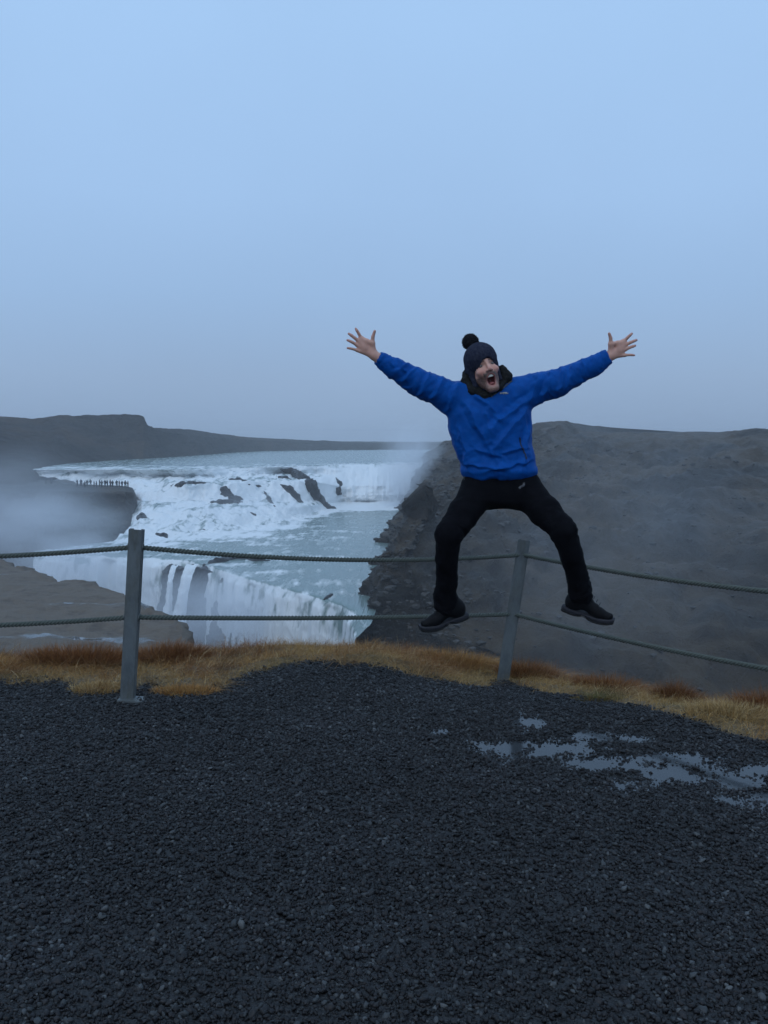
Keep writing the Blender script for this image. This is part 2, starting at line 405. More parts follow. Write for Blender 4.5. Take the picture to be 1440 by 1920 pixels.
# ------------------------------------------------------------------ hills on the far left bank and behind the river
def secpx(px, lst): return [PT(px, d, c) for d, c in lst]
hk = {-260: [(900, -8), (380, -9), (318, -9.6), (290, -4), (250, 2), (222, 10), (205, 14)],
      0:    [(900, -6), (400, -8.6), (330, -9.2), (318, -6), (270, 1), (228, 6.6), (205, 12.5)],
      60:   [(900, -4), (400, -7.7), (336, -8.2), (325, -6), (285, 1), (232, 6.8), (205, 12.5)],
      85:   [(900, -4), (400, -8.2), (340, -8.8), (328, -6), (290, 2), (238, 8.0), (228, 12)],
      110:  [(900, -4), (400, -9.0), (342, -9.5), (331, -7), (296, 1), (262, 8.2), (256, 12)],
      200:  [(900, -4), (400, -9.3), (350, -9.8), (345, -6.5), (330, 1.5), (306, 8.0), (300, 12)],
      262:  [(900, -3), (400, -9.4), (352, -9.8), (349, -5.2), (344, 1), (330, 7.9), (324, 12)],
      271:  [(900, -3), (400, -8.8), (352, -9.0), (349.5, -5.0), (345, 1), (331, 7.9), (325, 12)],
      275:  [(900, -2), (400, -5.2), (354, -5.6), (351, -4.4), (347, 1), (335, 7.9), (330, 12)],
      292:  [(900, -1), (420, -4.4), (372, -5.0), (364, -3.8), (356, 1), (345, 7.9), (340, 12)],
      350:  [(900, 0), (460, -4.6), (420, -5.0), (405, -2), (395, 2), (380, 7.9), (375, 12)],
      440:  [(900, 1), (560, -1.2), (500, -1.8), (490, 0), (485, 3), (478, 7.7), (472, 12)],
      500:  [(900, 2), (640, -.6), (560, -.2), (545, 1), (535, 4), (528, 7.6), (522, 12)],
      600:  [(1000, 3), (680, 2.2), (600, 1.3), (580, 2.6), (570, 5), (560, 7.5), (552, 12)],
      740:  [(1100, 4), (720, 4.2), (640, 3.6), (620, 4.6), (600, 6.0), (580, 7.5), (570, 12)],
      900:  [(1100, 4), (760, 4.6), (660, 4.0), (640, 5), (620, 6.2), (600, 7.4), (590, 12)]}
kk = sorted(hk)
Gh, _ = loft([secpx(k, hk[k]) for k in kk], kk, 460, [8, 8, 26, 40, 50, 14], 1)
msk = np.tile(np.concatenate([np.full(8, .25), np.full(8, .4), np.full(26, .8), np.full(40, 1), np.full(50, .8), np.full(15, .35)]), (460, 1))
Gh = displace(Gh, 1.6, 26, 5, True, msk, 3)
Gh = displace(Gh, .9, 6, 4, False, msk, 4)
me = mesh_np('hills', Gh.reshape(-1, 3), grid_faces(*Gh.shape[:2]))
setp(obj('hills', me, M_hill), kind='structure')

# rock ledge with the lookout, left bank
lk = {-260: [(240, 8.5), (216, 11.2), (196, 12.4), (192, 17), (188, 24), (180, 32), (165, 46)],
      0:   [(240, 9.0), (216, 10.9), (196, 12.2), (192, 17), (188, 24), (180, 32), (165, 46)],
      120: [(226, 11.6), (214, 11.1), (196, 12.0), (192.5, 17), (189, 24), (181, 32), (168, 46)],
      160: [(219, 12.4), (213, 11.3), (196, 12.0), (193, 17), (190, 24), (183, 32), (172, 46)],
      236: [(217, 13.0), (211.5, 11.5), (197, 12.1), (194.5, 17), (192, 24), (186, 32), (178, 46)],
      250: [(216, 14.0), (210.5, 11.9), (199, 12.6), (197, 17), (194, 24), (189, 32), (183, 46)],
      258: [(215, 18.0), (209.5, 14.2), (201, 14.6), (199, 18), (196, 25), (192, 32), (187, 46)],
      263: [(214, 26.0), (208.5, 20), (204, 19), (201, 21), (198, 27), (195, 33), (190, 46)],
      264: [(213, 40.0), (208, 34), (205, 32), (202, 30), (200, 32), (197, 36), (192, 47)]}
kk = sorted(lk)
Gl, _ = loft([secpx(k, lk[k]) for k in kk], kk, 260, [10, 16, 16, 30, 30, 20], 1)
msk = np.tile(np.concatenate([np.full(10, .3), np.full(16, .25), np.full(17, .7), np.full(80, 1)]), (260, 1))
Gl = displace(Gl, 1.6, 7, 5, True, msk, 6)
me = mesh_np('rock_ledge', Gl.reshape(-1, 3), grid_faces(*Gl.shape[:2]))
setp(obj('rock_ledge', me, M_ledge), kind='structure')

# lower terrace with the wet footpath
far = {-160: 1040, -60: 1048, 0: 1056, 60: 1076, 85: 1085, 130: 1089, 200: 1106, 238: 1122, 270: 1146, 320: 1166, 337: 1187, 352: 1218, 366: 1262, 380: 1330}
kk = sorted(far); secs = []
for k in kk:
    c = 15.0; d = D(far[k], c)
    secs.append([PT(k, 30, 14.2), PT(k, 30+(d-30)*.6, 14.7), PT(k, d-1.5, 14.9), PT(k, d, 15.1), PT(k, d+1.2, 18), PT(k, d+3, 26), PT(k, d+8, 46)])
Gt, _ = loft(secs, kk, 300, [30, 46, 8, 12, 16, 10], 1)
msk = np.tile(np.concatenate([np.full(30, .3), np.full(46, .34), np.full(8, .5), np.full(12, .9), np.full(27, 1)]), (300, 1))
Gt = displace(Gt, 1.5, 6, 5, True, msk, 8)
me = mesh_np('terrace', Gt.reshape(-1, 3), grid_faces(*Gt.shape[:2]))
def terrace_mat(t, b):
    c, h = noise_ramp(t, .5, [(.3, (.055, .042, .032)), (.5, (.13, .10, .072)), (.75, (.095, .08, .062))], 9, .7)
    _, h2 = noise_ramp(t, .11, [(.4, (0, 0, 0)), (.6, (1, 1, 1))], 4, .55, stretch=(.55, 1.5, 1))
    r = N(t, 'ShaderNodeMapRange', interpolation_type='SMOOTHSTEP'); r.inputs[1].default_value = .595; r.inputs[2].default_value = .64
    t.links.new(h2, r.inputs[0])
    cc = mixc(t, c, (.05, .047, .042), r.outputs[0])
    t.links.new(cc, b.inputs['Base Color'])
    r2 = N(t, 'ShaderNodeMapRange'); r2.inputs[3].default_value = .85; r2.inputs[4].default_value = .03
    t.links.new(r.outputs[0], r2.inputs[0]); t.links.new(r2.outputs[0], b.inputs['Roughness'])
    r3 = N(t, 'ShaderNodeMapRange'); r3.inputs[3].default_value = .7; r3.inputs[4].default_value = 0
    t.links.new(r.outputs[0], r3.inputs[0])
    bp = N(t, 'ShaderNodeBump', Distance=.5); t.links.new(r3.outputs[0], bp.inputs['Strength'])
    t.links.new(h, bp.inputs['Height']); t.links.new(bp.outputs[0], b.inputs['Normal'])
setp(obj('terrace', me, mat('wet_terrace', terrace_mat)), kind='structure')

# ------------------------------------------------------------------ implicit surfaces (surface nets)
def surfnet(f, lo, hi, h, B=28):
    lo = np.array(lo, float); n = np.ceil((np.array(hi, float)-lo)/h).astype(int)+1
    nb = np.ceil(n/B).astype(int); T = nb*B+2
    bc = np.stack(np.meshgrid(*[np.arange(k) for k in nb], indexing='ij'), -1).reshape(-1, 3)
    cen = lo+(bc+.5)*B*h
    act = bc[np.abs(f(cen)) < B*h*.87*1.6+.01]
    ids_all, v_all, f_all = [], [], []
    r = np.arange(B+1); loc = np.stack(np.meshgrid(r, r, r, indexing='ij'), -1).reshape(-1, 3)
    for b in act:
        g0 = b*B; P = lo+(loc+g0)*h
        v = f(P).reshape(B+1, B+1, B+1); s = v < 0
        if s.all() or not s.any(): continue
        acc = np.zeros((B, B, B, 3)); cnt = np.zeros((B, B, B))
        for ax in range(3):
            o1, o2 = [a for a in range(3) if a != ax]
            for i in (0, 1):
                for j in (0, 1):
                    sl = [None]*3; sl[ax] = slice(0, B); sl[o1] = slice(i, B+i); sl[o2] = slice(j, B+j)
                    va = v[tuple(sl)]; sl2 = list(sl); sl2[ax] = slice(1, B+1); vb = v[tuple(sl2)]
                    cr = (va < 0) != (vb < 0)
                    t = np.where(cr, va/np.where(cr, va-vb, 1), 0)
                    acc[..., ax] += np.where(cr, t, 0); acc[..., o1] += cr*i; acc[..., o2] += cr*j; cnt += cr
        c = np.argwhere(cnt > 0)
        if len(c) == 0: continue
        pos = acc[tuple(c.T)]/cnt[tuple(c.T)][:, None]
        gi = c+g0
        ids_all.append((gi[:, 0]*T[1]+gi[:, 1])*T[2]+gi[:, 2]); v_all.append(lo+(gi+pos)*h)
        for ax in range(3):
            o1, o2 = (ax+1) % 3, (ax+2) % 3
            sl = [slice(0, B)]*3; sl2 = list(sl); sl2[ax] = slice(1, B+1)
            sa, sb = s[tuple(sl)], s[tuple(sl2)]
            for flip, mk in ((False, sa & ~sb), (True, ~sa & sb)):
                q = np.argwhere(mk)
                if len(q) == 0: continue
                q = q+g0; e1 = np.zeros(3, int); e1[o1] = 1; e2 = np.zeros(3, int); e2[o2] = 1
                quad = [q, q-e1, q-e1-e2, q-e2]
                if flip: quad = quad[::-1]
                quad = [np.where((k < 0).any(1), -1, (k[:, 0]*T[1]+k[:, 1])*T[2]+k[:, 2]) for k in quad]
                f_all.append(np.stack(quad, 1))
    ids = np.concatenate(ids_all); V = np.concatenate(v_all); Fq = np.concatenate(f_all)
    o = np.argsort(ids); ids, V = ids[o], V[o]
    k = np.clip(np.searchsorted(ids, Fq), 0, len(ids)-1); ok = (ids[k] == Fq).all(1)
    return V, k[ok].astype(np.int32)
def relax(V, Fq, it=1, w=.5):
    for _ in range(it):
        s = np.zeros_like(V); c = np.zeros(len(V))
        for a, b in ((0, 1), (1, 2), (2, 3), (3, 0)):
            np.add.at(s, Fq[:, a], V[Fq[:, b]]); np.add.at(c, Fq[:, a], 1)
            np.add.at(s, Fq[:, b], V[Fq[:, a]]); np.add.at(c, Fq[:, b], 1)
        V = V*(1-w)+w*s/np.maximum(c, 1)[:, None]
    return V
def rc(P, a, b, ra, rb):
    a = np.asarray(a, float); b = np.asarray(b, float); d = b-a
    t = np.clip(((P-a)@d)/(d@d+1e-12), 0, 1)
    return np.linalg.norm(P-a-t[:, None]*d, axis=1)-(ra+(rb-ra)*t)
def ell(P, c, r):
    q = P-np.asarray(c, float); r = np.asarray(r, float)
    k0 = np.linalg.norm(q/r, axis=1); k1 = np.linalg.norm(q/(r*r), axis=1)+1e-9
    return k0*(k0-1)/k1
def smin(a, b, k):
    h = np.clip(.5+.5*(b-a)/k, 0, 1); return b*(1-h)+a*h-k*h*(1-h)
def smax(a, b, k): return -smin(-a, -b, k)

# ------------------------------------------------------------------ dark rocks standing in the water
def rock(name, chain, label, h, amp=.35, scale=2.5, cut=None, m=M_wet):
    """chain: list of (point, radius)"""
    P0 = np.array([c[0] for c in chain]); rr = np.array([c[1] for c in chain]); seed = len(label)*1.7+P0[0, 0]
    lo = (P0-rr[:, None]*1.7).min(0); hi = (P0+rr[:, None]*1.7).max(0)
    def f(P):
        if len(chain) == 1: d = np.linalg.norm((P-P0[0])*np.array([1, 1, 1.25]), axis=1)-rr[0]
        else:
            d = None
            for i in range(len(chain)-1):
                q = rc(P, P0[i], P0[i+1], rr[i], rr[i+1]); d = q if d is None else smin(d, q, 1.0)
        return d+fbm(P/scale+seed, 4, .55, True)*amp*rr.mean()
    V, Fq = surfnet(f, lo, hi, h)
    base = P0.mean(0); base[2] = V[:, 2].min()
    o = obj(name, mesh_np(name, V-base, Fq), m); o.location = base
    return setp(o, label, 'rock', 'dark rocks standing in the waterfall')
def RK(lst, label, h, amp=.45, scale=2.2):
    rock('rock_outcrop', [(ON(px, y, -r*.3), r*.68) for px, y, r in lst], label, h*.85, amp*1.35, scale*.8)
RK([(528, 880, 1.2), (552, 884, 2.4), (572, 893, 3.4), (584, 905, 3.4), (590, 918, 3.2), (600, 932, 3.2), (612, 943, 2.6), (626, 950, 1.8), (640, 953, .9)],
   'long dark rock rib descending between the two upper falls', .4)
RK([(425, 914, 2.4), (426, 920, 2.6)], 'rounded dark boulder standing up in the white cascade', .35, .35)
RK([(432, 930, .9), (446, 930, 1.2), (456, 931, .8)], 'small dark rock just below the rounded boulder in the cascade', .3)
RK([(398, 937, 1.1), (415, 938, 1.9), (432, 937, 1.8), (455, 938, 1.0)], 'low flat grey rock shelf across the middle of the cascade', .35)
RK([(318, 907, .8), (340, 904, 1.5), (365, 903, 1.6), (392, 903, .9)], 'flat dark rock band near the top of the cascade', .35)
RK([(430, 896, .7), (448, 896, 1.2), (462, 898, .8)], 'short dark rock strip just under the river lip', .3)
RK([(528, 905, 1.3), (545, 912, 2.0), (555, 924, 2.1), (564, 938, 1.3)], 'slanting dark rock left of the long rock rib', .35)
RK([(520, 890, 1.0), (536, 893, 1.5), (546, 896, .9)], 'small dark rock above the slanting rock by the rib', .3)
RK([(262, 960, 1.6), (268, 968, 2.2)], 'dark rock in the water at the foot of the lookout ledge', .35)
RK([(296, 998, 1.0), (308, 1000, 1.3), (314, 1006, .8)], 'small dark rock in the foam low on the cascade', .25)
RK([(498, 918, .7), (506, 932, 1.0), (514, 946, .9)], 'narrow dark rock splitting the white water of the cascade', .3)
RK([(472, 958, .7), (480, 962, .8)], 'tiny dark rock low in the right part of the cascade', .25)
RK([(374, 990, .7), (384, 990, .8)], 'little dark rock in the foam near the foot of the cascade', .25)
RK([(468, 905, .6), (490, 908, .9)], 'thin dark rock ledge below the strip under the lip', .3)
RK([(628, 892, 1.0), (638, 902, 1.7), (634, 918, 1.5), (642, 928, .8)], 'dark rock showing through the right hand upper fall', .35)
RK([(385, 1056, 1.0), (405, 1050, 2.0), (440, 1044, 2.2), (480, 1048, 1.8), (515, 1050, 1.0)], 'long low rock island on the brink of the lower fall', .3)
RK([(610, 1120, .7), (622, 1112, .6)], 'small dark rock in the lip of the lower fall', .2)
# bare rock face under the lower lip and the two thin streams in front of it
k_ = {300: (1068, 136.5), 316: (1060, 136), 330: (1059, 135), 360: (1060, 134), 400: (1066, 132.5), 425: (1074, 128.5), 440: (1082, 126.0), 452: (1092, 123.5)}
kk = sorted(k_); secs = []
for k in kk:
    y, d = k_[k]; c = slope(y)*d
    w = 4.5*(k/438-.73)
    secs.append([PT(k, d+7, c+.6), PT(k, d, c), PT(k, d-1.2, c+2.5), PT(k-14+w, d-2.4, c+7), PT(k-34+w*3, d-3.4, c+13), PT(k-50+w*4, d-4.4, c+22)])
Gf, _ = loft(secs, kk, 110, [8, 14, 20, 24, 16], 1)
Gf = displace(Gf, 1.3, 3.5, 5, True, None, 11)
o = obj('rock_cliff', mesh_np('rock_cliff', Gf.reshape(-1, 3), grid_faces(*Gf.shape[:2])), M_wet)
setp(o, 'bare dark rock face between two curtains of the lower fall', 'rock', 'dark rocks standing in the waterfall')
def stream(pts, label):
    P0 = np.array([p for p, w in pts]); W = np.array([w for p, w in pts])
    t = np.linspace(0, len(pts)-1, 60); i0 = np.arange(len(pts))
    C = np.stack([np.interp(t, i0, P0[:, a]) for a in range(3)], 1); w = np.interp(t, i0, W)
    for _ in range(6): C[1:-1] = (C[:-2]+2*C[1:-1]+C[2:])/4
    s = np.linspace(-1, 1, 17); Gs = np.zeros((60, 17, 3))
    for j, q in enumerate(s):
        Gs[:, j] = C; Gs[:, j, 0] += q*w; Gs[:, j, 1] -= (1-q*q)*.7*w
    Gs = displace(Gs, .35, .9, 4, seed=13)
    me = mesh_np('waterfall_stream', Gs.reshape(-1, 3), grid_faces(60, 17))
    attr(me, 'foam', np.full(60*17, .85)); attr(me, 'fallv', np.ones(60*17))
    setp(obj('waterfall_stream', me, M_water), label, 'waterfall', 'thin streams over the bare rock face')
stream([(AT(362, 1058, 133.5), .9), (AT(356, 1064, 131.5), .9), (AT(349, 1085, 129.5), .8), (AT(342, 1120, 128), .8), (AT(334, 1165, 127), 1.2), (AT(326, 1230, 126), 1.8)], 'bright thin stream pouring down the bare rock face')
stream([(AT(330, 1058, 134.5), .5), (AT(324, 1066, 132), .45), (AT(319, 1090, 130), .4), (AT(316, 1130, 129), .6), (AT(312, 1180, 128), 1.0)], 'faint narrow stream at the left edge of the bare rock face')

# ------------------------------------------------------------------ near ground, gravel, grass
XB = [-6, -4.5, -3.2, -2.42, -2.08, -1.86, -1.66, -1.5, -1.3, -1.05, -.97, -.78, -.55, -.07, .4, .66, .82, .98, 1.25, 1.48, 1.72, 1.86, 1.96, 2.6, 3.2, 5]
YB = [5.1, 5.2, 5.3, 5.35, 5.38, 5.10, 5.10, 5.32, 5.10, 5.14, 5.42, 5.70, 5.84, 5.77, 5.70, 5.66, 5.84, 5.58, 5.30, 4.88, 4.62, 4.38, 4.2, 3.6, 2.8, .8]
XE = [-6, -4, -2.9, -2.2, -1.4, -.6, .2, .8, 1.2, 1.6, 1.95, 2.35, 3.2, 4.2, 6]
YE = [6.0, 6.1, 6.2, 6.25, 6.45, 6.6, 6.65, 6.6, 6.35, 6.0, 5.65, 5.15, 4.3, 3.0, .9]
def yb(x): return np.interp(x, XB, YB)
def ye(x): return np.interp(x, XE, YE)
def ybn(x, y):
    x = np.asarray(x, float); P = np.stack([x.ravel(), np.asarray(y, float).ravel(), x.ravel()*0], 1)
    return yb(x)+(.17*fbm(P/.24+40, 3)+.08*fbm(P/.08+45, 2)).reshape(x.shape)
PUD = [(.80, 4.55, .09, .10), (.62, 4.16, .16, .10), (.92, 4.16, .16, .10), (1.08, 4.36, .10, .07), (1.28, 4.32, .10, .06), (1.25, 3.98, .13, .09),
       (1.50, 4.05, .14, .08), (1.38, 3.84, .20, .09), (1.62, 3.78, .18, .10), (1.80, 3.9, .16, .08), (1.58, 3.56, .14, .07), (1.75, 3.46, .14, .06), (.98, 3.96, .12, .06),
       (.30, 4.42, .05, .03), (1.1, 3.7, .12, .05), (2.1, 3.55, .2, .1)]
def zg(x, y):
    x = np.asarray(x, float); y = np.asarray(y, float); sh = x.shape
    P = np.stack([x.ravel(), y.ravel(), np.zeros(x.size)], 1)
    z = -.14*sstep(4.6, 5.9, y)*sstep(-.2, .75, x)
    z = z+fbm(P/1.3, 3).reshape(sh)*.006+fbm(P/.13+7, 4).reshape(sh)*.010
    w = fbm(P/.13+21, 3).reshape(sh)
    for px, py, rx, ry in PUD:
        q = ((x-px)/rx)**2+((y-py)/ry)**2
        z = z-.015*np.exp(-q*.8)*(1+1.3*w)
    g = sstep(-.05, .25, y-yb(x))
    ww = np.clip((y-yb(x))/np.maximum(ye(x)-yb(x), .2), 0, 1.3)
    z = z+g*(.02+.05*fbm(P/.45+3, 3).reshape(sh))-.15*ww*0-.09*ww
    e_ = y-ye(x)
    z = z-np.where(e_ > 0, e_*1.15+np.minimum(e_*e_*.4, 2.0), 0)
    return np.maximum(z, -14.2)
xs = np.linspace(-5, 5, 420); ys = np.concatenate([np.linspace(-3, 1.7, 30, endpoint=False), np.linspace(1.7, 7.2, 330, endpoint=False), np.linspace(7.2, 32, 50)])
Xg, Yg = np.meshgrid(xs, ys, indexing='ij')
Xw = Xg*(1+np.maximum(0, Yg-7)*.25); Zg = zg(Xg, Yg)
Vg = np.stack([Xw, Yg, Zg], -1).reshape(-1, 3)
me = mesh_np('gravel_path', Vg, grid_faces(*Xg.shape))
earth = sstep(-.04, .06, Yg-ybn(Xg, Yg)+.04*fbm(np.stack([Xg.ravel(), Yg.ravel(), Xg.ravel()*0], 1)/.09, 3).reshape(Xg.shape))
attr(me, 'earth', earth.ravel())
def gravel_mat(t, b):
    c = N(t, 'ShaderNodeTexCoord')
    v = N(t, 'ShaderNodeTexVoronoi', Scale=85.0); t.links.new(c.outputs['Object'], v.inputs['Vector'])
    r = N(t, 'ShaderNodeValToRGB'); el = r.color_ramp.elements; el[0].color = (.004, .004, .0045, 1); el[1].color = (.013, .0135, .0145, 1)
    t.links.new(v.outputs['Color'], r.inputs[0])
    a = N(t, 'ShaderNodeAttribute', attribute_name='earth')
    ec, _ = noise_ramp(t, 9, [(.3, (.05, .036, .018)), (.7, (.16, .10, .035))])
    cc = mixc(t, r.outputs[0], ec, a.outputs['Fac'])
    t.links.new(cc, b.inputs['Base Color']); b.inputs['Roughness'].default_value = .6
    inv = N(t, 'ShaderNodeMath', operation='SUBTRACT'); inv.inputs[0].default_value = 1; t.links.new(v.outputs['Distance'], inv.inputs[1])
    bump(t, b, inv.outputs[0], .8, .01)
setp(obj('gravel_path', me, mat('wet_gravel_bed', gravel_mat)), kind='structure')

# puddles: one thin flat sheet of water; the gravel rises out of it
xp = np.linspace(-.35, 2.4, 90); yp = np.linspace(3.25, 4.8, 60)
Xp, Yp = np.meshgrid(xp, yp, indexing='ij')
me = mesh_np('puddle', np.stack([Xp, Yp, np.full(Xp.shape, -.0050)], -1).reshape(-1, 3), grid_faces(*Xp.shape))
near = np.zeros(Xp.shape)
for px, py, rx, ry in PUD: near += np.exp(-(((Xp-px)/rx)**2+((Yp-py)/ry)**2)*.35)
fc = np.array([p.vertices[:] for p in me.polygons]); keepf = near.ravel()[fc].max(1) > .35
me = mesh_np('puddle', np.stack([Xp, Yp, np.full(Xp.shape, -.0050)], -1).reshape(-1, 3), fc[keepf])
def puddle_mat(t, b):
    b.inputs['Base Color'].default_value = (.03, .035, .04, 1); b.inputs['Roughness'].default_value = .09; b.inputs['IOR'].default_value = 1.33
    _, h = noise_ramp(t, 14, [(.3, (0, 0, 0)), (.7, (1, 1, 1))], 2)
    bump(t, b, h, .03, .01)
setp(obj('puddle', me, mat('puddle_water', puddle_mat)), kind='structure')

# gravel stones (instanced on points)
def stone_mat(t, b):
    oi = N(t, 'ShaderNodeObjectInfo')
    r = N(t, 'ShaderNodeValToRGB'); el = r.color_ramp.elements
    el[0].color = (.004, .004, .0045, 1); el[1].color = (.085, .09, .09, 1)
    for p_, c_ in ((.3, (.008, .0075, .0085, 1)), (.6, (.014, .014, .016, 1)), (.75, (.018, .0155, .0155, 1)), (.9, (.030, .034, .036, 1)), (.985, (.06, .064, .066, 1))):
        q = el.new(p_); q.color = c_
    t.links.new(oi.outputs['Random'], r.inputs[0])
    c, h = noise_ramp(t, 3, [(.3, (.8, .8, .8)), (.7, (1.15, 1.12, 1.1))], 4)
    cc = mixc(t, r.outputs[0], c, 1.0, 'MULTIPLY')
    ge = N(t, 'ShaderNodeNewGeometry')
    pc_, _ = noise_ramp(t, 1.5, [(.32, (.6, .6, .62)), (.5, (1, 1, 1)), (.68, (1.5, 1.52, 1.55))], 5, .6, vec=ge.outputs['Position'])
    cc = mixc(t, cc, pc_, 1.0, 'MULTIPLY')
    t.links.new(cc, b.inputs['Base Color']); b.inputs['Roughness'].default_value = .5
    b.inputs['Specular IOR Level'].default_value = .3
M_stone = mat('gravel_stone', stone_mat)
src = bpy.data.collections.new('gravel_sources')
for s in range(8):
    m_ = blob_mesh('gravel_piece', s+20, 2, .45, .68); m_.materials.append(M_stone)
    src.objects.link(bpy.data.objects.new('gravel_piece', m_))
def pts_in(n, y0, y1, pad):
    y = np.sqrt(rng.random(n)*((y1+.6)**2-(y0+.6)**2)+(y0+.6)**2)-.6
    x = (rng.random(n)*2-1)*(y*.5+pad)
    return x, y
x1, y1 = pts_in(200000, 1.75, 6.1, .35); s1 = .003+.0064*rng.random(len(x1))**2.0
x2, y2 = pts_in(6000, 1.75, 6.0, .35); s2 = .0085+.006*rng.random(len(x2))**2.5
x = np.concatenate([x1, x2]); y = np.concatenate([y1, y2]); s_ = np.concatenate([s1, s2])
edge = .05*fbm(np.stack([x, y, x*0], 1)/.09, 3)+.10*rng.normal(size=len(x))*.4
k = (y < ybn(x, y)+edge); x, y, s_ = x[k], y[k], s_[k]
z = zg(x, y)+s_*.12+rng.normal(size=len(x))*.0028
me = mesh_np('gravel', np.stack([x, y, z], 1), np.zeros((0, 3), int)) if False else bpy.data.meshes.new('gravel')
me.vertices.add(len(x)); me.vertices.foreach_set('co', np.stack([x, y, z], 1).astype(np.float32).ravel())
attr(me, 'rot', np.stack([rng.normal(size=len(x))*.7, rng.normal(size=len(x))*.7, rng.random(len(x))*6.28], 1), 'FLOAT_VECTOR')
attr(me, 'scl', s_[:, None]*(.8+.5*rng.random((len(x), 3))), 'FLOAT_VECTOR')
gobj = setp(obj('gravel', me), 'loose dark wet gravel covering the viewing area', 'gravel', kind='stuff')
ng = bpy.data.node_groups.new('scatter', 'GeometryNodeTree')
ng.interface.new_socket('Geometry', in_out='INPUT', socket_type='NodeSocketGeometry')
ng.interface.new_socket('Geometry', in_out='OUTPUT', socket_type='NodeSocketGeometry')
gi, go = ng.nodes.new('NodeGroupInput'), ng.nodes.new('NodeGroupOutput')
ci = ng.nodes.new('GeometryNodeCollectionInfo'); ci.inputs[0].default_value = src; ci.inputs[1].default_value = True; ci.inputs[2].default_value = True
ip = ng.nodes.new('GeometryNodeInstanceOnPoints'); ip.inputs['Pick Instance'].default_value = True
na = ng.nodes.new('GeometryNodeInputNamedAttribute'); na.data_type = 'FLOAT_VECTOR'; na.inputs[0].default_value = 'rot'
nb_ = ng.nodes.new('GeometryNodeInputNamedAttribute'); nb_.data_type = 'FLOAT_VECTOR'; nb_.inputs[0].default_value = 'scl'
er = ng.nodes.new('FunctionNodeEulerToRotation'); rv = ng.nodes.new('FunctionNodeRandomValue'); rv.data_type = 'INT'
[sk for sk in rv.inputs if sk.name == 'Max' and sk.type == 'INT'][0].default_value = 7
gl = ng.links.new
gl(gi.outputs[0], ip.inputs['Points']); gl(ci.outputs[0], ip.inputs['Instance']); gl(na.outputs[0], er.inputs[0]); gl(er.outputs[0], ip.inputs['Rotation'])
gl(nb_.outputs[0], ip.inputs['Scale']); gl([sk for sk in rv.outputs if sk.type == 'INT'][0], ip.inputs['Instance Index']); gl(ip.outputs[0], go.inputs[0])
gobj.modifiers.new('scatter', 'NODES').node_group = ng

# grass
def blades(x, y, z, length, width, lean, bend, col, up=None):
    n = len(x); a = rng.random(n)*6.283
    la = lean if np.ndim(lean) == 2 else np.stack([np.cos(a)*lean, np.sin(a)*lean], 1)
    base = np.stack([x, y, z], 1); side = np.stack([-np.sin(a), np.cos(a), np.zeros(n)], 1)
    fx = np.array([0, .38, .74, 1.0]); P = []
    for t in fx:
        c = base.copy()
        c[:, :2] += la*length[:, None]*(t*.55+bend[:, None]*t*t)
        c[:, 2] += length*(t*(1-.35*bend*t*2*np.linalg.norm(la, axis=1)))
        w = width*(1-t)**.7
        if t < 1: P += [c-side*w[:, None], c+side*w[:, None]]
        else: P += [c]
    V = np.stack(P, 1).reshape(-1, 3); o_ = (np.arange(n)*7)[:, None]
    T = np.array([(0, 1, 3), (0, 3, 2), (2, 3, 5), (2, 5, 4), (4, 5, 6)])
    Fq = (o_[:, None, :]+T[None]).reshape(-1, 3)
    shade = np.array([.75, .75, .95, .95, 1.05, 1.05, 1.1])
    C = np.ones((n, 7, 4)); C[..., :3] = col[:, None, :]*np.ones((1, 7, 1))
    return V, Fq, C.reshape(-1, 4)
def grass_mat(t, b):
    a = N(t, 'ShaderNodeAttribute', attribute_name='col'); t.links.new(a.outputs['Color'], b.inputs['Base Color'])
    b.inputs['Roughness'].default_value = .7; b.inputs['Specular IOR Level'].default_value = .2
M_grass = mat('dry_grass', grass_mat)
STRAW, ORANGE, RUST, GREEN, PALE = map(np.array, ((.42, .25, .085), (.34, .15, .045), (.155, .058, .025), (.07, .085, .025), (.50, .37, .19)))
n = 120000
x = rng.random(n)*7.6-3.8; t = rng.random(n); y0_, y1_ = yb(x)-.24, ye(x)+.25
y = y0_+(y1_-y0_)*t; P = np.stack([x, y, x*0], 1)
pn = fbm(P/.5+4, 3); pm = fbm(P/.2+14, 3)
k = (y > ybn(x, y)-.02+.05*pm) & (np.abs(x) < y*.5+.6) & (rng.random(n) < .9)
x, y, t, pn, pm = x[k], y[k], t[k], pn[k], pm[k]
w = np.clip(t*1.0-.1+pn*1.6, 0, 1)[:, None]
col = STRAW*(1-w)+ORANGE*w; w2 = np.clip(pm*1.9+pn*.8+(t-.6)*.5, 0, 1)[:, None]; col = col*(1-w2)+RUST*w2
gpatch = .35*np.clip(fbm(np.stack([x, y, x*0], 1)/.3+77, 2)*2, 0, 1)+np.exp(-(((x-1.28)/.16)**2+((y-5.2)/.14)**2))+.5*np.exp(-(((x-.95)/.12)**2+((y-6.1)/.15)**2))
col = col*(1-np.clip(gpatch*1.1, 0, .85)[:, None])+GREEN*np.clip(gpatch*1.1, 0, .85)[:, None]
pl = (rng.random(len(x)) < .12)[:, None]; col = np.where(pl, PALE, col)*(.6+.6*rng.random((len(x), 1)))
ln = (.03+.085*rng.random(len(x))**1.4)*(.6+.6*t+1.6*np.clip(pn+pm*.6, 0, 1))
wind = np.stack([.6+1.2*fbm(np.stack([x, y, x*0], 1)/.16+50, 2)+rng.normal(size=len(x))*1.0, -.2+1.2*fbm(np.stack([x, y, x*0], 1)/.16+60, 2)+rng.normal(size=len(x))*.9], 1)
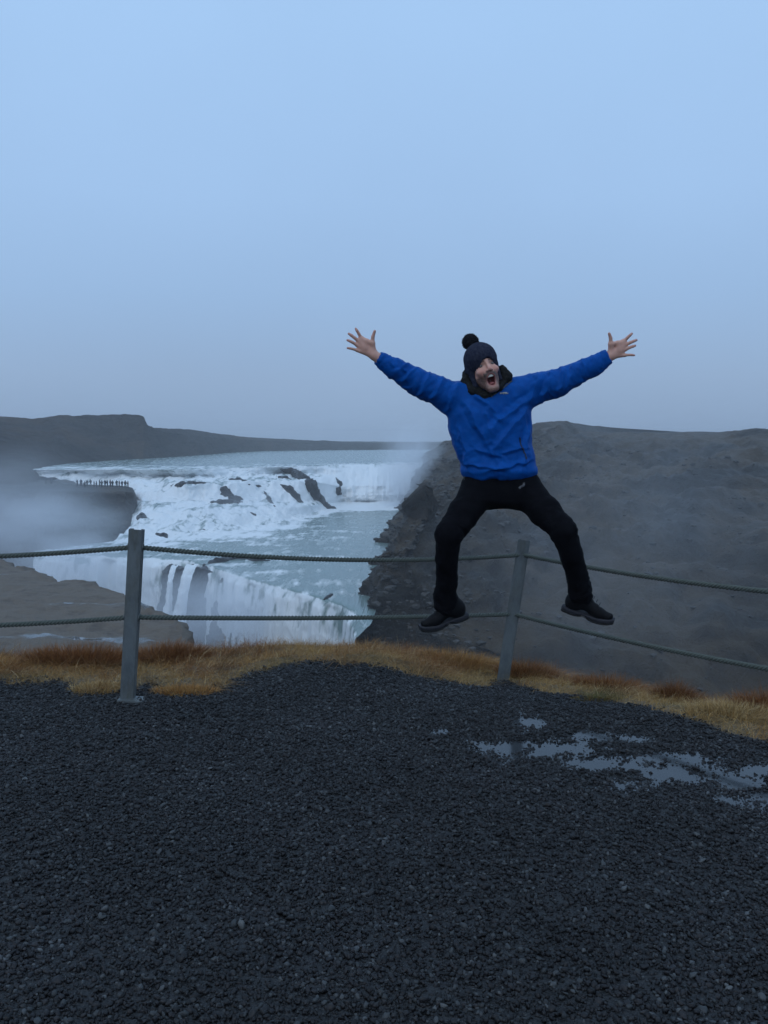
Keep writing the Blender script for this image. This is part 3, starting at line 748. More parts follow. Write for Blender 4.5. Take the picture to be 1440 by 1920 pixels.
bv, bf, bc_ = blades(x, y, zg(x, y)-.004, ln, .0008+.0009*rng.random(len(x)), wind, .3+.7*rng.random(len(x)), col)
me = mesh_np('grass', bv, bf); attr(me, 'col', bc_, 'FLOAT_COLOR')
setp(obj('grass', me, M_grass), 'dry orange and straw coloured grass along the cliff edge', 'grass', kind='stuff')
# tussocks
def tussock(cx, cyy, rx, ry, hgt, n, c1, c2, label):
    a = rng.random(n)*6.283; r = np.sqrt(rng.random(n)); x = cx+np.cos(a)*r*rx; y = cyy+np.sin(a)*r*ry
    q = rng.random((n, 1)); col = (c1*(1-q)+c2*q)*(.55+.7*rng.random((n, 1)))
    l = hgt*(.45+.65*rng.random(n))*(1-.45*r)
    lean = np.stack([np.cos(a)*r*.7+.15+rng.normal(size=n)*.3, np.sin(a)*r*.7+rng.normal(size=n)*.3], 1)
    bz = zg(np.array([cx]), np.array([cyy]))[0]
    bv, bf, bc2 = blades(x-cx, y-cyy, zg(x, y)-bz-.005, l, .0012+.001*rng.random(n), lean, .3+.8*rng.random(n), col)
    me = mesh_np('grass_tussock', bv, bf); attr(me, 'col', bc2, 'FLOAT_COLOR')
    o = obj('grass_tussock', me, M_grass); o.location = (cx, cyy, bz)
    setp(o, label, 'grass tussock', 'grass tussocks on the cliff edge')
tussock(-2.15, 5.95, .42, .22, .23, 5200, RUST, ORANGE, 'broad rust red grass tussock beside the left steel post')
tussock(-1.55, 6.1, .28, .2, .2, 2600, RUST, ORANGE*.8, 'dark reddish grass tussock directly behind the left steel post')
tussock(-2.75, 5.75, .3, .2, .16, 2000, STRAW, ORANGE, 'straw coloured tussock at the far end of the grassy edge')
tussock(.55, 6.3, .3, .16, .2, 2600, ORANGE, STRAW, 'tall straw and orange tussock to the left of the leaning post')
tussock(1.02, 6.05, .2, .14, .2, 1800, ORANGE, RUST, 'orange tussock just right of the leaning post')
tussock(1.55, 5.72, .24, .15, .2, 2600, ORANGE, RUST*1.2, 'pointed orange tussock under the lower rope')
tussock(1.88, 5.35, .14, .12, .2, 2600, RUST, ORANGE*.7, 'round dark rust tussock under the sloping lower rope')
tussock(2.28, 4.95, .2, .13, .22, 2400, ORANGE, RUST, 'rust and straw tussock beyond the bend of the gravel edge')
tussock(-1.78, 5.16, .16, .10, .07, 1300, STRAW, PALE, 'low yellow straw patch in the gravel on the outer side of the upright post')
tussock(-1.22, 5.12, .20, .09, .07, 1500, STRAW, ORANGE*1.3, 'low golden straw patch in the gravel between the upright post and the bare mound')
tussock(1.30, 5.12, .16, .09, .05, 1200, GREEN, STRAW*.6, 'short green patch at the gravel edge right of the leaning post')
tussock(2.0, 4.75, .3, .14, .12, 2400, STRAW, PALE, 'flattened pale straw tussock trailing onto the gravel')

# ------------------------------------------------------------------ fence: steel posts and two twisted ropes
def steel(t, b):
    c, h = noise_ramp(t, 14, [(.3, (.10, .118, .125)), (.55, (.16, .18, .185)), (.75, (.12, .145, .14))], 6, .65, stretch=(1, 1, .5))
    st_, _ = noise_ramp(t, 5, [(.45, (1, 1, 1)), (.62, (.72, .66, .58)), (.75, (.5, .42, .34))], 8, .7, stretch=(3, 3, .7))
    c = mixc(t, c, st_, .8, 'MULTIPLY')
    t.links.new(c, b.inputs['Base Color']); b.inputs['Metallic'].default_value = .45; b.inputs['Roughness'].default_value = .55
    bump(t, b, h, .15, .003)
M_steel = mat('galvanised_steel', steel)
M_rope = simple('rope_fibre', (.06, .072, .062), (.13, .145, .125), 220, .85, .5, .002, stretch=None)
def channel(name, w, dpt, hgt, th, m, parent):
    """open C section, flat face towards the gravel"""
    pr = [(-w/2, dpt/2), (-w/2, -dpt/2), (w/2, -dpt/2), (w/2, dpt/2), (w/2-.02, dpt/2), (w/2-.02, dpt/2-th), (w/2-th, dpt/2-th), (w/2-th, -dpt/2+th),
          (-w/2+th, -dpt/2+th), (-w/2+th, dpt/2-th), (-w/2+.02, dpt/2-th), (-w/2+.02, dpt/2)]
    n = len(pr); nz_ = 2
    import bmesh
    bm = bmesh.new()
    lo_ = [bm.verts.new((x, y, -.12)) for x, y in pr]; hi_ = [bm.verts.new((x, y, hgt)) for x, y in pr]
    for i in range(n): bm.faces.new((lo_[i], lo_[(i+1) % n], hi_[(i+1) % n], hi_[i]))
    bm.faces.new(hi_); bm.faces.new(lo_[::-1])
    bmesh.ops.bevel(bm, geom=[e_ for e_ in bm.edges if abs(e_.verts[0].co.z-e_.verts[1].co.z) > .1 and e_.verts[0].co.y < -dpt/2+.001], offset=.005, segments=3, affect='EDGES')
    me = bpy.data.meshes.new(name); bm.normal_update(); bm.to_mesh(me); bm.free()
    return obj(name, me, m, parent)
def box_mesh(name, sx, sy, sz, bev=.002):
    import bmesh
    bm = bmesh.new(); bmesh.ops.create_cube(bm, size=1)
    for v in bm.verts: v.co = (v.co.x*sx, v.co.y*sy, v.co.z*sz)
    if bev: bmesh.ops.bevel(bm, geom=bm.edges[:], offset=bev, segments=2, affect='EDGES')
    me = bpy.data.meshes.new(name); bm.to_mesh(me); bm.free(); return me
def torus_mesh(name, R_, r_, nu=20, nv_=8):
    u = np.linspace(0, 2*pi, nu, endpoint=False); v = np.linspace(0, 2*pi, nv_, endpoint=False)
    U, W = np.meshgrid(u, v, indexing='ij')
    V = np.stack([r_*np.sin(W), (R_+r_*np.cos(W))*np.cos(U), (R_+r_*np.cos(W))*np.sin(U)], -1).reshape(-1, 3)
    i = np.arange(nu*nv_).reshape(nu, nv_)
    Fq = np.stack([i.ravel(), np.roll(i, -1, 0).ravel(), np.roll(np.roll(i, -1, 0), -1, 1).ravel(), np.roll(i, -1, 1).ravel()], 1)
    return mesh_np(name, V, Fq)
def post(base, height, leanx, leany, yaw, label, plate):
    t = empty('fence_post', base); t.rotation_euler = (leany, leanx, yaw)
    setp(t, label, 'fence post', 'steel fence posts holding the ropes')
    w = .083
    channel('post_body', w, .05, height, .0045, M_steel, t)
    for hh in (height-.105, height-.525):
        for sx in (-1, 1):
            g = obj('rope_eyelet', torus_mesh('rope_eyelet', .0205, .0035), M_steel, t); g.location = (sx*(w/2+.001), 0, hh)
    if plate:
        p_ = obj('base_plate', box_mesh('base_plate', .15, .11, .012), M_steel, t); p_.location = (.03, -.02, .004)
    return t
p1b = (-1.53, 4.98, float(zg(np.array([-1.53]), np.array([4.98]))[0])+.004)
p2b = (.83, 5.86, float(zg(np.array([.83]), np.array([5.86]))[0])-.03)
POSTS = [((-4.2, 4.75, .03), 1.0, radians(3), 0, radians(0), 'leaning steel post at the outer end of the rope fence', False),
         (p1b, 1.02, radians(4.4), radians(0), radians(2), 'upright grey steel post set in gravel beside the yellow grass', True),
         (p2b, 1.03, radians(7.6), radians(-2), radians(-12), 'leaning grey steel post at the corner below the jumping man', False),
         ((2.55, 3.75, -.09), 1.0, radians(2), 0, radians(-50), 'steel post past the bend at the end of the sloping ropes', False)]
tops = []
from mathutils import Euler, Vector
for P_ in POSTS:
    post(*P_)
    R3 = Euler((P_[3], P_[2], P_[4])).to_matrix()
    tops.append([np.array(P_[0])+np.array(R3 @ Vector((0, 0, P_[1]-o_))) for o_ in (.105, .525)])
def rope(points, sag, label):
    C = []
    for i in range(len(points)-1):
        a, b = points[i], points[i+1]; L_ = np.linalg.norm(b-a); n = int(L_/.0042)
        t = np.linspace(0, 1, n, endpoint=False)
        c = a+(b-a)*t[:, None]; c[:, 2] -= sag[i]*4*t*(1-t); C.append(c)
    C = np.concatenate(C+[points[-1][None]])
    for _ in range(10): C[1:-1] = (C[:-2]+2*C[1:-1]+C[2:])/4
    s = np.concatenate([[0], np.cumsum(np.linalg.norm(np.diff(C, axis=0), axis=1))])
    T = np.gradient(C, axis=0); T /= np.linalg.norm(T, axis=1)[:, None]
    up = np.array([0, 0, 1.]); S = np.cross(T, up); S /= np.linalg.norm(S, axis=1)[:, None]; U = np.cross(S, T)
    VV, FF, off = [], [], 0; q = np.linspace(0, 2*pi, 8, endpoint=False)
    for k in range(3):
        ph = s/.066*2*pi+k*2*pi/3
        K = C+(S*np.cos(ph)[:, None]+U*np.sin(ph)[:, None])*.0076
        n = len(C); rad = .0083
        ring = K[:, None, :]+rad*(S[:, None, :]*np.cos(q)[None, :, None]+U[:, None, :]*np.sin(q)[None, :, None])
        i = np.arange(n*8).reshape(n, 8); j = np.roll(i, -1, 1)
        VV.append(ring.reshape(-1, 3)); FF.append(np.stack([i[:-1].ravel(), j[:-1].ravel(), j[1:].ravel(), i[1:].ravel()], 1)+off); off += n*8
    V = np.concatenate(VV); base = points[1]
    o = obj('rope', mesh_np('rope', V-base, np.concatenate(FF)), M_rope); o.location = base
    setp(o, label, 'rope', 'twisted ropes strung between the posts')
rope([t[0] for t in tops], (.06, .055, .045), 'upper twisted grey green rope strung through the fence posts')
rope([t[1] for t in tops], (.045, .015, .035), 'lower twisted grey green rope strung through the fence posts')
# ------------------------------------------------------------------ the jumping man
YM = 4.8
def M(px, py, dy=0.0): return np.array(AT(px, py, YM+dy))
man = empty('person', (.63, YM, 0.0))
setp(man, 'man in blue jacket and black trousers leaping with arms and legs spread wide', 'person')
MO = np.array(man.location)
def part(name, V, Fq, m, parent=man, cols=None):
    me = mesh_np(name, V-MO, Fq)
    if cols is not None: attr(me, 'col', cols, 'FLOAT_COLOR')
    return obj(name, me, m, parent)
def stack(P, secs, pw=2.4):
    """body of stacked oval sections: (point, half width, half depth) from top to bottom"""
    z = np.array([s[0][2] for s in secs])[::-1]
    g = lambda f: np.interp(P[:, 2], z, np.array([f(s) for s in secs])[::-1])
    cx, cyy, rx, ry = g(lambda s: s[0][0]), g(lambda s: s[0][1]), g(lambda s: s[1]), g(lambda s: s[2])
    q = (np.abs((P[:, 0]-cx)/rx)**pw+np.abs((P[:, 1]-cyy)/ry)**pw)**(1/pw)
    d = (q-1)*np.minimum(rx, ry)
    return np.maximum(d, np.maximum(P[:, 2]-z[-1], z[0]-P[:, 2]))
# head frame
HO = M(906, 689, -.05)
hu = M(892, 644, -.05)-M(918, 735, -.05); hu[1] = .05*np.linalg.norm(hu); hu /= np.linalg.norm(hu)
hf = np.array([.17, -1, .0]); hf -= hu*(hf@hu); hf /= np.linalg.norm(hf)
hr = np.cross(hu, -hf); hr /= np.linalg.norm(hr)
if hr[0] < 0: hr = -hr
HR = np.stack([hr, hf, hu], 1)
def tohead(P): return (P-HO)@HR
def fromhead(q): return HO+HR@np.asarray(q, float)
def f_head(P):
    q = tohead(P); qa = q.copy(); qa[:, 0] = np.abs(qa[:, 0])
    d = ell(q, (0, -.015, .035), (.074, .094, .088))
    d = smin(d, ell(q, (0, .026, -.045), (.057, .064, .085)), .03)
    d = smin(d, rc(qa, (.050, -.005, -.055), (.015, .066, -.126), .018, .02), .025)
    d = smin(d, ell(q, (0, .068, -.128), (.026, .022, .02)), .02)
    d = smin(d, rc(qa, (.0, .083, .024), (.036, .071, .021), .0105, .006), .012)
    d = smin(d, ell(qa, (.04, .062, -.03), (.024, .022, .019)), .018)
    d = smax(d, -ell(qa, (.031, .098, .004), (.0165, .023, .0075)), .008)
    d = smin(d, rc(q, (0, .085, .016), (0, .109, -.026), .0075, .0115), .008)
    d = smin(d, ell(qa, (.0125, .098, -.031), (.009, .011, .008)), .006)
    d = smin(d, ell(q, (0, .084, -.058), (.03, .012, .022)), .012)
    d = smax(d, -ell(q, (0, .098, -.084), (.0215, .046, .030)), .006)
    return d
HANDS = [dict(w=(701, 666), arm=(740, 692), k=[(677.5, 634.5), (672.5, 640), (669.5, 647), (670, 657)], t=[(667, 616.3), (654, 625.7), (651.5, 637.8), (651.5, 652.6)],
              th=[(699, 655), (698.3, 643), (699.3, 631), (702.6, 621)]),
         dict(w=(1145.5, 667), arm=(1110, 687), k=[(1169.5, 640), (1172.5, 647), (1173, 655), (1171.5, 666)], t=[(1184.5, 625.6), (1193.2, 637.7), (1191, 648.2), (1189.2, 666.2)],
              th=[(1147, 657), (1145.3, 645), (1145, 634), (1142.2, 625.5)])]
def f_hand(P, H):
    w = M(*H['w'], -.05); c = M(*H['k'][1], -.05)
    r = np.linalg.norm(P-c, axis=1); d = r-.13
    k = r < .2
    if not k.any(): return d
    Q = P[k]; kn = [M(*p, -.06+.003*abs(i-1.3)) for i, p in enumerate(H['k'])]
    e_ = rc(Q, M(*H['arm'], -.03), w, .03, .0265)
    for i, a in enumerate(kn): e_ = smin(e_, rc(Q, w, a, .0185, (.0115, .0115, .011, .010)[i]), .012)
    th = [M(*p, -.06-.008*j) for j, p in enumerate(H['th'])]
    e_ = smin(e_, rc(Q, w, th[1], .019, .0135), .014)
    e_ = smin(e_, rc(Q, kn[0], th[1], .0085, .009), .018)
    e_ = smin(e_, rc(Q, w*.5+kn[1]*.5, kn[0]*.5+th[1]*.5, .013, .0095), .012); e_ = smin(e_, rc(Q, w*.4+kn[2]*.6, kn[0]*.7+kn[1]*.3, .012, .011), .012)
    e_ = smin(e_, rc(Q, th[1], th[2], .0115, .0098), .006); e_ = smin(e_, rc(Q, th[2], th[3], .0098, .0078), .003)
    for i, a in enumerate(kn):
        b = M(*H['t'][i], -.06-.012); m1 = a*.56+b*.44+np.array([0, -.006, .0015]); m2 = a*.24+b*.76+np.array([0, -.007, .001])
        fr = (.0087, .009, .0085, .0075)[i]
        g = smin(rc(Q, a, m1, fr+.0008, fr), rc(Q, m1, m2, fr, fr*.92), .002); g = smin(g, rc(Q, m2, b, fr*.92, fr*.78), .002)
        e_ = smin(e_, g, .005)
    d[k] = e_
    return d
JL = [M(868, 742, .02), M(778, 714, .0), M(740, 692, -.03), M(701, 666, -.05)]
JR = [M(975, 735, .02), M(1045, 719, .0), M(1095, 692, -.03), M(1145, 667, -.05)]
def f_body(P):
    rh = np.linalg.norm(P-HO, axis=1); d = f_head(P) if rh.min() < .22 else rh-.16
    d = smin(d, rc(P, fromhead((0, -.03, -.05)), M(916, 752, .03), .056, .06), .03)
    d = smin(d, rc(P, M(918, 770, .02), M(934, 870, .02), .10, .09), .05)
    for J in (JL, JR):
        d = smin(d, rc(P, M(920, 745, .03), J[0], .05, .05), .03)
        for a, b, r1, r2 in ((0, 1, .04, .035), (1, 2, .034, .031), (2, 3, .030, .0265)): d = smin(d, rc(P, J[a], J[b], r1, r2), .015)
    for H in HANDS: d = smin(d, f_hand(P, H), .004)
    d = smin(d, rc(P, M(936, 880, .02), M(938, 925, .02), .10, .09), .05)
    for hp, kn, an in ((M(898, 925, .02), M(843, 1003, -.2), M(838, 1118, -.0)), (M(980, 922, .02), M(1058, 995, -.2), M(1086, 1100, -.01))):
        d = smin(d, rc(P, hp, kn, .07, .05), .03); d = smin(d, rc(P, kn, an, .048, .036), .02)
    return d
bl_ = np.array([-.25, 4.35, .3]); bh_ = np.array([1.5, 5.1, 2.35])
V, Fq = surfnet(f_body, bl_, bh_, .0034, 24)
V = relax(V, Fq, 1, .35)
q = tohead(V); ax_ = np.abs(q[:, 0])
inhead = (np.linalg.norm(q, axis=1) < .2) & (q[:, 2] > -.17)
SKIN, RED, BEARD, MOUTH, LIP = map(np.array, ((.60, .33, .25), (.55, .22, .17), (.06, .036, .028), (.11, .02, .022), (.36, .13, .115)))
col = np.tile(SKIN, (len(V), 1))*(1.1+.12*fbm(V/.02, 3))[:, None]
def blend(c, c2, w): return c*(1-w[:, None])+c2*w[:, None]
ih = inhead.astype(float)
col = blend(col, RED, ih*.7*np.exp(-((ax_-.042)/.02)**2-((q[:, 2]+.03)/.022)**2)+ih*.6*np.exp(-(ax_/.012)**2-((q[:, 2]+.027)/.014)**2))
mo = np.sqrt((q[:, 0]/.0215)**2+((q[:, 2]+.084)/.030)**2)
beard = ih*sstep(-.045, -.062, q[:, 2]+.25*np.maximum(0, .055-ax_)*(-.15))*(q[:, 1] > -.02)
beard = beard*np.clip(.85+.5*fbm(V/.006, 2), 0, 1)
stache = ih*np.exp(-((q[:, 2]+.049)/.010)**2)*(ax_ < .036)*(q[:, 1] > .07)
chinbare = np.exp(-((q[:, 2]+.123)/.008)**2-(ax_/.02)**2)
cheekb = sstep(.02, .042, ax_)
col = blend(col, BEARD, np.clip(beard*(.74+.24*cheekb)*(1-.45*chinbare)+stache*.95, 0, .97))
lipw = ih*np.exp(-((mo-1.12)/.16)**2)*(q[:, 1] > .055); col = blend(col, LIP, np.clip(lipw*.85, 0, 1))
inm = ih*sstep(1.04, .92, mo)*(q[:, 1] > .03); col = blend(col, MOUTH, np.clip(inm, 0, 1))
brow = ih*np.exp(-((q[:, 2]-.024+.1*np.maximum(0, ax_-.03))/.0055)**2)*(ax_ > .010)*(ax_ < .052)*(q[:, 1] > .05); col = blend(col, BEARD*.8, brow*.85)
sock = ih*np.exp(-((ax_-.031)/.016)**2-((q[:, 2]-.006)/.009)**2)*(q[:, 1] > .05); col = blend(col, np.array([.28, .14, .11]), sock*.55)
for H in HANDS:      # cold red finger tips
    for tpt in H['t']+H['th'][-1:]:
        w = np.exp(-(np.linalg.norm(V-M(*tpt, -.07), axis=1)/.02)**2); col = blend(col, np.array([.42, .17, .15]), w*.7)
    cp = M((H['w'][0]+H['k'][1][0])/2, (H['w'][1]+H['k'][1][1])/2, -.08); w = np.exp(-(np.linalg.norm(V-cp, axis=1)/.022)**2); col = blend(col, np.array([.40, .20, .155]), w*.45)
def skin_mat(t, b):
    a = N(t, 'ShaderNodeAttribute', attribute_name='col'); t.links.new(a.outputs['Color'], b.inputs['Base Color'])
    b.inputs['Roughness'].default_value = .5; b.inputs['Subsurface Weight'].default_value = .12; b.inputs['Subsurface Radius'].default_value = (.01, .004, .002)
    b.inputs['Subsurface Scale'].default_value = .4
    _, h = noise_ramp(t, 160, [(.3, (0, 0, 0)), (.7, (1, 1, 1))], 3); bump(t, b, h, .12, .002)
part('body', V, Fq, mat('skin', skin_mat), cols=np.concatenate([np.clip(col, .005, .9), np.ones((len(V), 1))], 1))
# eyes and teeth
import bmesh
def eye_mat(t, b):
    c = N(t, 'ShaderNodeTexCoord'); s = N(t, 'ShaderNodeSeparateXYZ'); t.links.new(c.outputs['Object'], s.inputs[0])
    r = N(t, 'ShaderNodeValToRGB'); el = r.color_ramp.elements; r.color_ramp.interpolation = 'CONSTANT'
    el[0].color = (.16, .13, .12, 1); el[1].position = .0102; el[1].color = (.05, .045, .04, 1)
    t.links.new(s.outputs['Y'], r.inputs[0]); t.links.new(r.outputs[0], b.inputs['Base Color']); b.inputs['Roughness'].default_value = .15
M_eye = mat('eye_white', eye_mat)
from mathutils import Matrix
for sx in (-1, 1):
    bm = bmesh.new(); bmesh.ops.create_uvsphere(bm, u_segments=20, v_segments=14, radius=.0122)
    me = bpy.data.meshes.new('eye'); bm.to_mesh(me); bm.free()
    for p in me.polygons: p.use_smooth = True
    o = obj('eye', me, M_eye, man); o.matrix_basis = Matrix.Translation(Vector(fromhead((sx*.031, .0665, .003))-MO)) @ Matrix(HR.tolist()).to_4x4()
def f_teeth(P):
    q = tohead(P); return smax(np.abs(np.linalg.norm(np.stack([q[:, 0], q[:, 1]-.052], 1), axis=1)-.034)-.004, smax(np.abs(q[:, 2]+.062)-.0065, np.abs(q[:, 0])-.018, .003), .003)
c0 = fromhead((0, .08, -.065))
V, Fq = surfnet(lambda P: np.maximum(f_teeth(P), .06-tohead(P)[:, 1]), c0-.05, c0+.05, .0015)
part('teeth', V, Fq, simple('tooth_enamel', (.62, .58, .5), (.66, .62, .55), 40, .3, 0))
c0 = fromhead((0, .07, -.1))
V, Fq = surfnet(lambda P: ell(tohead(P), (0, .062, -.104), (.017, .022, .010)), c0-.04, c0+.04, .0018)
part('tongue', V, Fq, simple('tongue_flesh', (.28, .09, .085), (.33, .11, .10), 60, .4, 0))
# hat with pompom
def f_hat(P):
    q = tohead(P); qa = q.copy(); qa[:, 0] = np.abs(qa[:, 0])
    d = ell(q, (0, -.014, .046), (.090, .113, .097))
    d = smin(d, rc(qa, (.066, -.012, .0), (.068, .004, -.088), .023, .017), .02)
    d = smin(d, rc(q, (-.05, -.075, .0), (.05, -.075, .0), .035, .035), .03)
    d = smax(d, -ell(q, (.004, .125, -.05), (.0595, .115, .090)), .007)
    ang = np.arctan2(q[:, 0], q[:, 1]+.015)
    rib = np.sin(ang*34)*.0016*sstep(.135, .09, q[:, 2])
    return smax(d, -(q[:, 2]+.098), .01)+rib+fbm(P/.012, 2)*.0018
V, Fq = surfnet(f_hat, HO-.19, HO+.19, .0036)
M_knit = simple('navy_knit', (.011, .015, .034), (.04, .043, .062), 70, .95, .6, .004, spec=.1)
part('knitted_hat', V, Fq, M_knit)
pc = M(882, 641.5, .0)
# yarn ends of the pompom
npm = 1500; dirs = rng.normal(size=(npm, 3)); dirs /= np.linalg.norm(dirs, axis=1)[:, None]
V, Fq = surfnet(lambda P: np.linalg.norm(P-pc, axis=1)-.043+.005*fbm(P/.010, 2, .6)*2, pc-.075, pc+.075, .003)
hat = [o for o in man.children if o.name.startswith('knitted_hat')][0]
pom = obj('pompom', mesh_np('pompom', V-MO, Fq), simple('navy_yarn', (.008, .009, .013), (.03, .03, .036), 160, 1, .6, .003, spec=.05), hat)
tip = pc+dirs*(.046+.007*rng.random((npm, 1))); rt = pc+dirs*.036; sd = np.cross(dirs, rng.normal(size=(npm, 3))); sd /= np.linalg.norm(sd, axis=1)[:, None]; sd2 = np.cross(dirs, sd)
YV = np.stack([rt+sd*.003, rt-sd*.0015+sd2*.0026, rt-sd*.0015-sd2*.0026, tip], 1).reshape(-1, 3); o_ = (np.arange(npm)*4)[:, None, None]
YF = (o_+np.array([(0, 1, 3), (1, 2, 3), (2, 0, 3)])[None]).reshape(-1, 3)
yn = obj('yarn_ends', mesh_np('yarn_ends', YV-MO, YF), pom.data.materials[0], hat); setp(yn, kind='stuff')

# jacket
def fold(V, Nn, fn): return V+Nn*fn[:, None]
SL = [(M(880, 745, .02), .088), (M(840, 743, .01), .084), (M(780, 715, .0), .074), (M(741, 692, -.02), .058), (M(709, 671.5, -.045), .0395)]
SR = [(M(960, 740, .02), .088), (M(1003, 729, .01), .085), (M(1042, 719, .0), .077), (M(1080, 701, -.02), .062), (M(1112, 686, -.03), .055), (M(1141, 669, -.047), .0415)]
TS = [(M(912, 716, .05), .12, .06), (M(915, 724, .035), .205, .105), (M(916, 745, .03), .228, .125), (M(916, 778, .02), .240, .138), (M(920, 810, .02), .230, .142),
      (M(925, 835, .02), .221, .140), (M(931, 862, .02), .212, .138), (M(935, 882, .02), .203, .134), (M(936, 896, .02), .190, .125), (M(936, 904, .02), .180, .118)]
hemp = M(936, 894, .02)
def f_jacket(P):
    d = stack(P, TS)
    for S_ in (SL, SR):
        e_ = None
        for i in range(len(S_)-1):
            g = rc(P, S_[i][0], S_[i+1][0], S_[i][1], S_[i+1][1]); e_ = g if e_ is None else smin(e_, g, .012)
        c = S_[-1][0]; u = c-S_[-2][0]; u = u/np.linalg.norm(u)
        e_ = smax(e_, (P-c)@u-.004, .006)
        e_ = smax(e_, -rc(P, c-u*.03, c+u*.05, .03, .031), .004)
        d = smin(d, e_, .045)
    # hem: gathered edge that dips at the front
    hz = hemp[2]-.012*np.exp(-((P[:, 0]-hemp[0]-.02)/.1)**2)*(P[:, 1] < YM)+.006*np.sin(P[:, 0]*55)
    return smax(d, hz-P[:, 2], .012)
V, Fq = surfnet(f_jacket, (-.1, 4.45, .85), (1.36, 5.12, 1.98), .0054)
V = relax(V, Fq, 2, .5); Nn = normals(V, Fq)
def axis_coord(V, S_):
    best = np.full(len(V), 1e9); s_out = np.zeros(len(V)); acc = 0
    for i in range(len(S_)-1):
        a, b = S_[i][0], S_[i+1][0]; L_ = np.linalg.norm(b-a); t = np.clip((V-a)@(b-a)/L_**2, 0, 1); dd = np.linalg.norm(V-a-t[:, None]*(b-a), axis=1)
        k = dd < best; best[k] = dd[k]; s_out[k] = acc+t[k]*L_; acc += L_
    return s_out, best, acc
dsp = np.zeros(len(V))
sleeve = np.zeros(len(V))
for si, S_ in enumerate((SL, SR)):
    s0, dist, tot = axis_coord(V, S_); w = sstep(.12, .085, dist)*sstep(.03, .12, s0); sleeve = np.maximum(sleeve, w)
    rel = V-S_[0][0]
    warp = fbm(V/.09+si*7, 3)*.055
    r1 = fbm(np.stack([(s0+warp*1.6+rel[:, 2]*.5)/.062, rel[:, 1]/.16, rel[:, 2]/.16], 1)+si*11, 3, .5, True)
    r2 = fbm(np.stack([(s0-rel[:, 2]*.6+warp)/.06, rel[:, 1]/.12, rel[:, 2]/.2], 1)+3+si*5, 2, .5)
    dsp += w*((r1-.35)*.007+r2*.007)
tw = 1-sleeve
u_ = (V[:, 0]-hemp[0]); h_ = V[:, 2]-hemp[2]
warp = fbm(V/.16+2, 3)*.09
f1 = fbm(np.stack([(u_*.8+h_*.55+warp)/.17, h_*1.3-u_*.6, V[:, 1]*2], 1), 3, .5, True)
f2 = fbm(np.stack([(h_+.35*np.abs(u_)+warp)/.085, u_/.28, V[:, 1]/.3], 1)+8, 3, .5, True)
f3 = fbm(np.stack([(u_*.9-h_*.7+warp)/.13, h_+u_, V[:, 1]*2], 1)+5, 2, .5)
low = sstep(.32, .05, h_)
dsp += tw*((f1-.4)*.014*(1-.3*low)+(f2-.4)*.012*(.15+.85*low)+f3*.010)
bag = np.exp(-((h_-.035)/.03)**2)*.012; dsp += tw*bag
# storm flap over the zip, pocket zips
zx = np.interp(V[:, 2], [hemp[2], M(912, 745)[2]], [hemp[0]+.0, M(908, 745)[0]]); front = (Nn[:, 1] < -.3)
dsp += front*tw*.0035*(np.abs(V[:, 0]-zx) < .019)
def crease(a, b, amp, w):
    A2_, B2_ = M(*a)[[0, 2]], M(*b)[[0, 2]]; q2 = V[:, [0, 2]]-A2_; L2_ = np.linalg.norm(B2_-A2_); u2 = (B2_-A2_)/L2_
    wob = fbm(V/.05+a[0], 2)*.016
    t2 = (q2@u2)/L2_; dd = q2@np.array([-u2[1], u2[0]])+wob
    fall = sstep(-.12, .2, t2)*(1-sstep(.75, 1.12, t2))
    prof = np.where(dd > 0, np.exp(-dd/w), np.exp(dd/(w*.45)))-.35*np.exp(-((dd+w*.9)/(w*.6))**2)
    return 1.4*amp*fall*prof*sstep(.15, -.35, Nn[:, 1])
for a, b, am, w_ in (((995, 742), (900, 812), .017, .030), ((985, 765), (915, 845), .012, .026), ((866, 752), (925, 868), .013, .028), ((880, 735), (938, 792), .011, .022), ((905, 760), (915, 850), .009, .024),
                     ((990, 795), (968, 884), .014, .024), ((858, 800), (880, 885), .012, .022), ((872, 868), (950, 880), .012, .016), ((905, 884), (992, 862), .012, .016), ((930, 850), (985, 838), .009, .018), ((885, 842), (940, 858), .009, .018),
                     ((858, 716), (836, 772), .013, .022), ((830, 708), (806, 752), .011, .018), ((806, 697), (786, 740), .012, .018), ((784, 690), (752, 716), .012, .016), ((768, 683), (738, 702), .010, .014), ((744, 672), (762, 706), .009, .014), ((728, 664), (738, 692), .008, .012),
                     ((1008, 699), (986, 756), .013, .022), ((1032, 694), (1010, 752), .013, .020), ((1050, 690), (1042, 742), .011, .018), ((1072, 682), (1056, 730), .012, .016), ((1088, 674), (1092, 714), .010, .016), ((1106, 668), (1098, 706), .009, .013), ((1124, 660), (1120, 694), .008, .012)):
    dsp += crease(a, b, am, w_)
V = V+Nn*dsp[:, None]; V = relax(V, Fq, 1, .3)
def jacket_mat(t, b):
    c, h = noise_ramp(t, 22, [(.3, (.0005, .060, .275)), (.7, (.0007, .084, .36))], 5)
    t.links.new(c, b.inputs['Base Color']); b.inputs['Roughness'].default_value = .6; b.inputs['Specular IOR Level'].default_value = .1
    _, h2 = noise_ramp(t, 55, [(.3, (0, 0, 0)), (.7, (1, 1, 1))], 4); bump(t, b, h2, .07, .004)
jk = part('jacket', V, Fq, mat('blue_shell_fabric', jacket_mat))
Vj, Nj = V, normals(V, Fq)
def on_jacket(px, py):
    t0 = M(px, py); dd = np.hypot(Vj[:, 0]-t0[0], (Vj[:, 2]-t0[2])); k = (dd < .012) & (Nj[:, 1] < 0)
    q = Vj[k] if k.any() else Vj[[np.argmin(dd)]]
    i = np.argmin(q[:, 1]); return q[i]
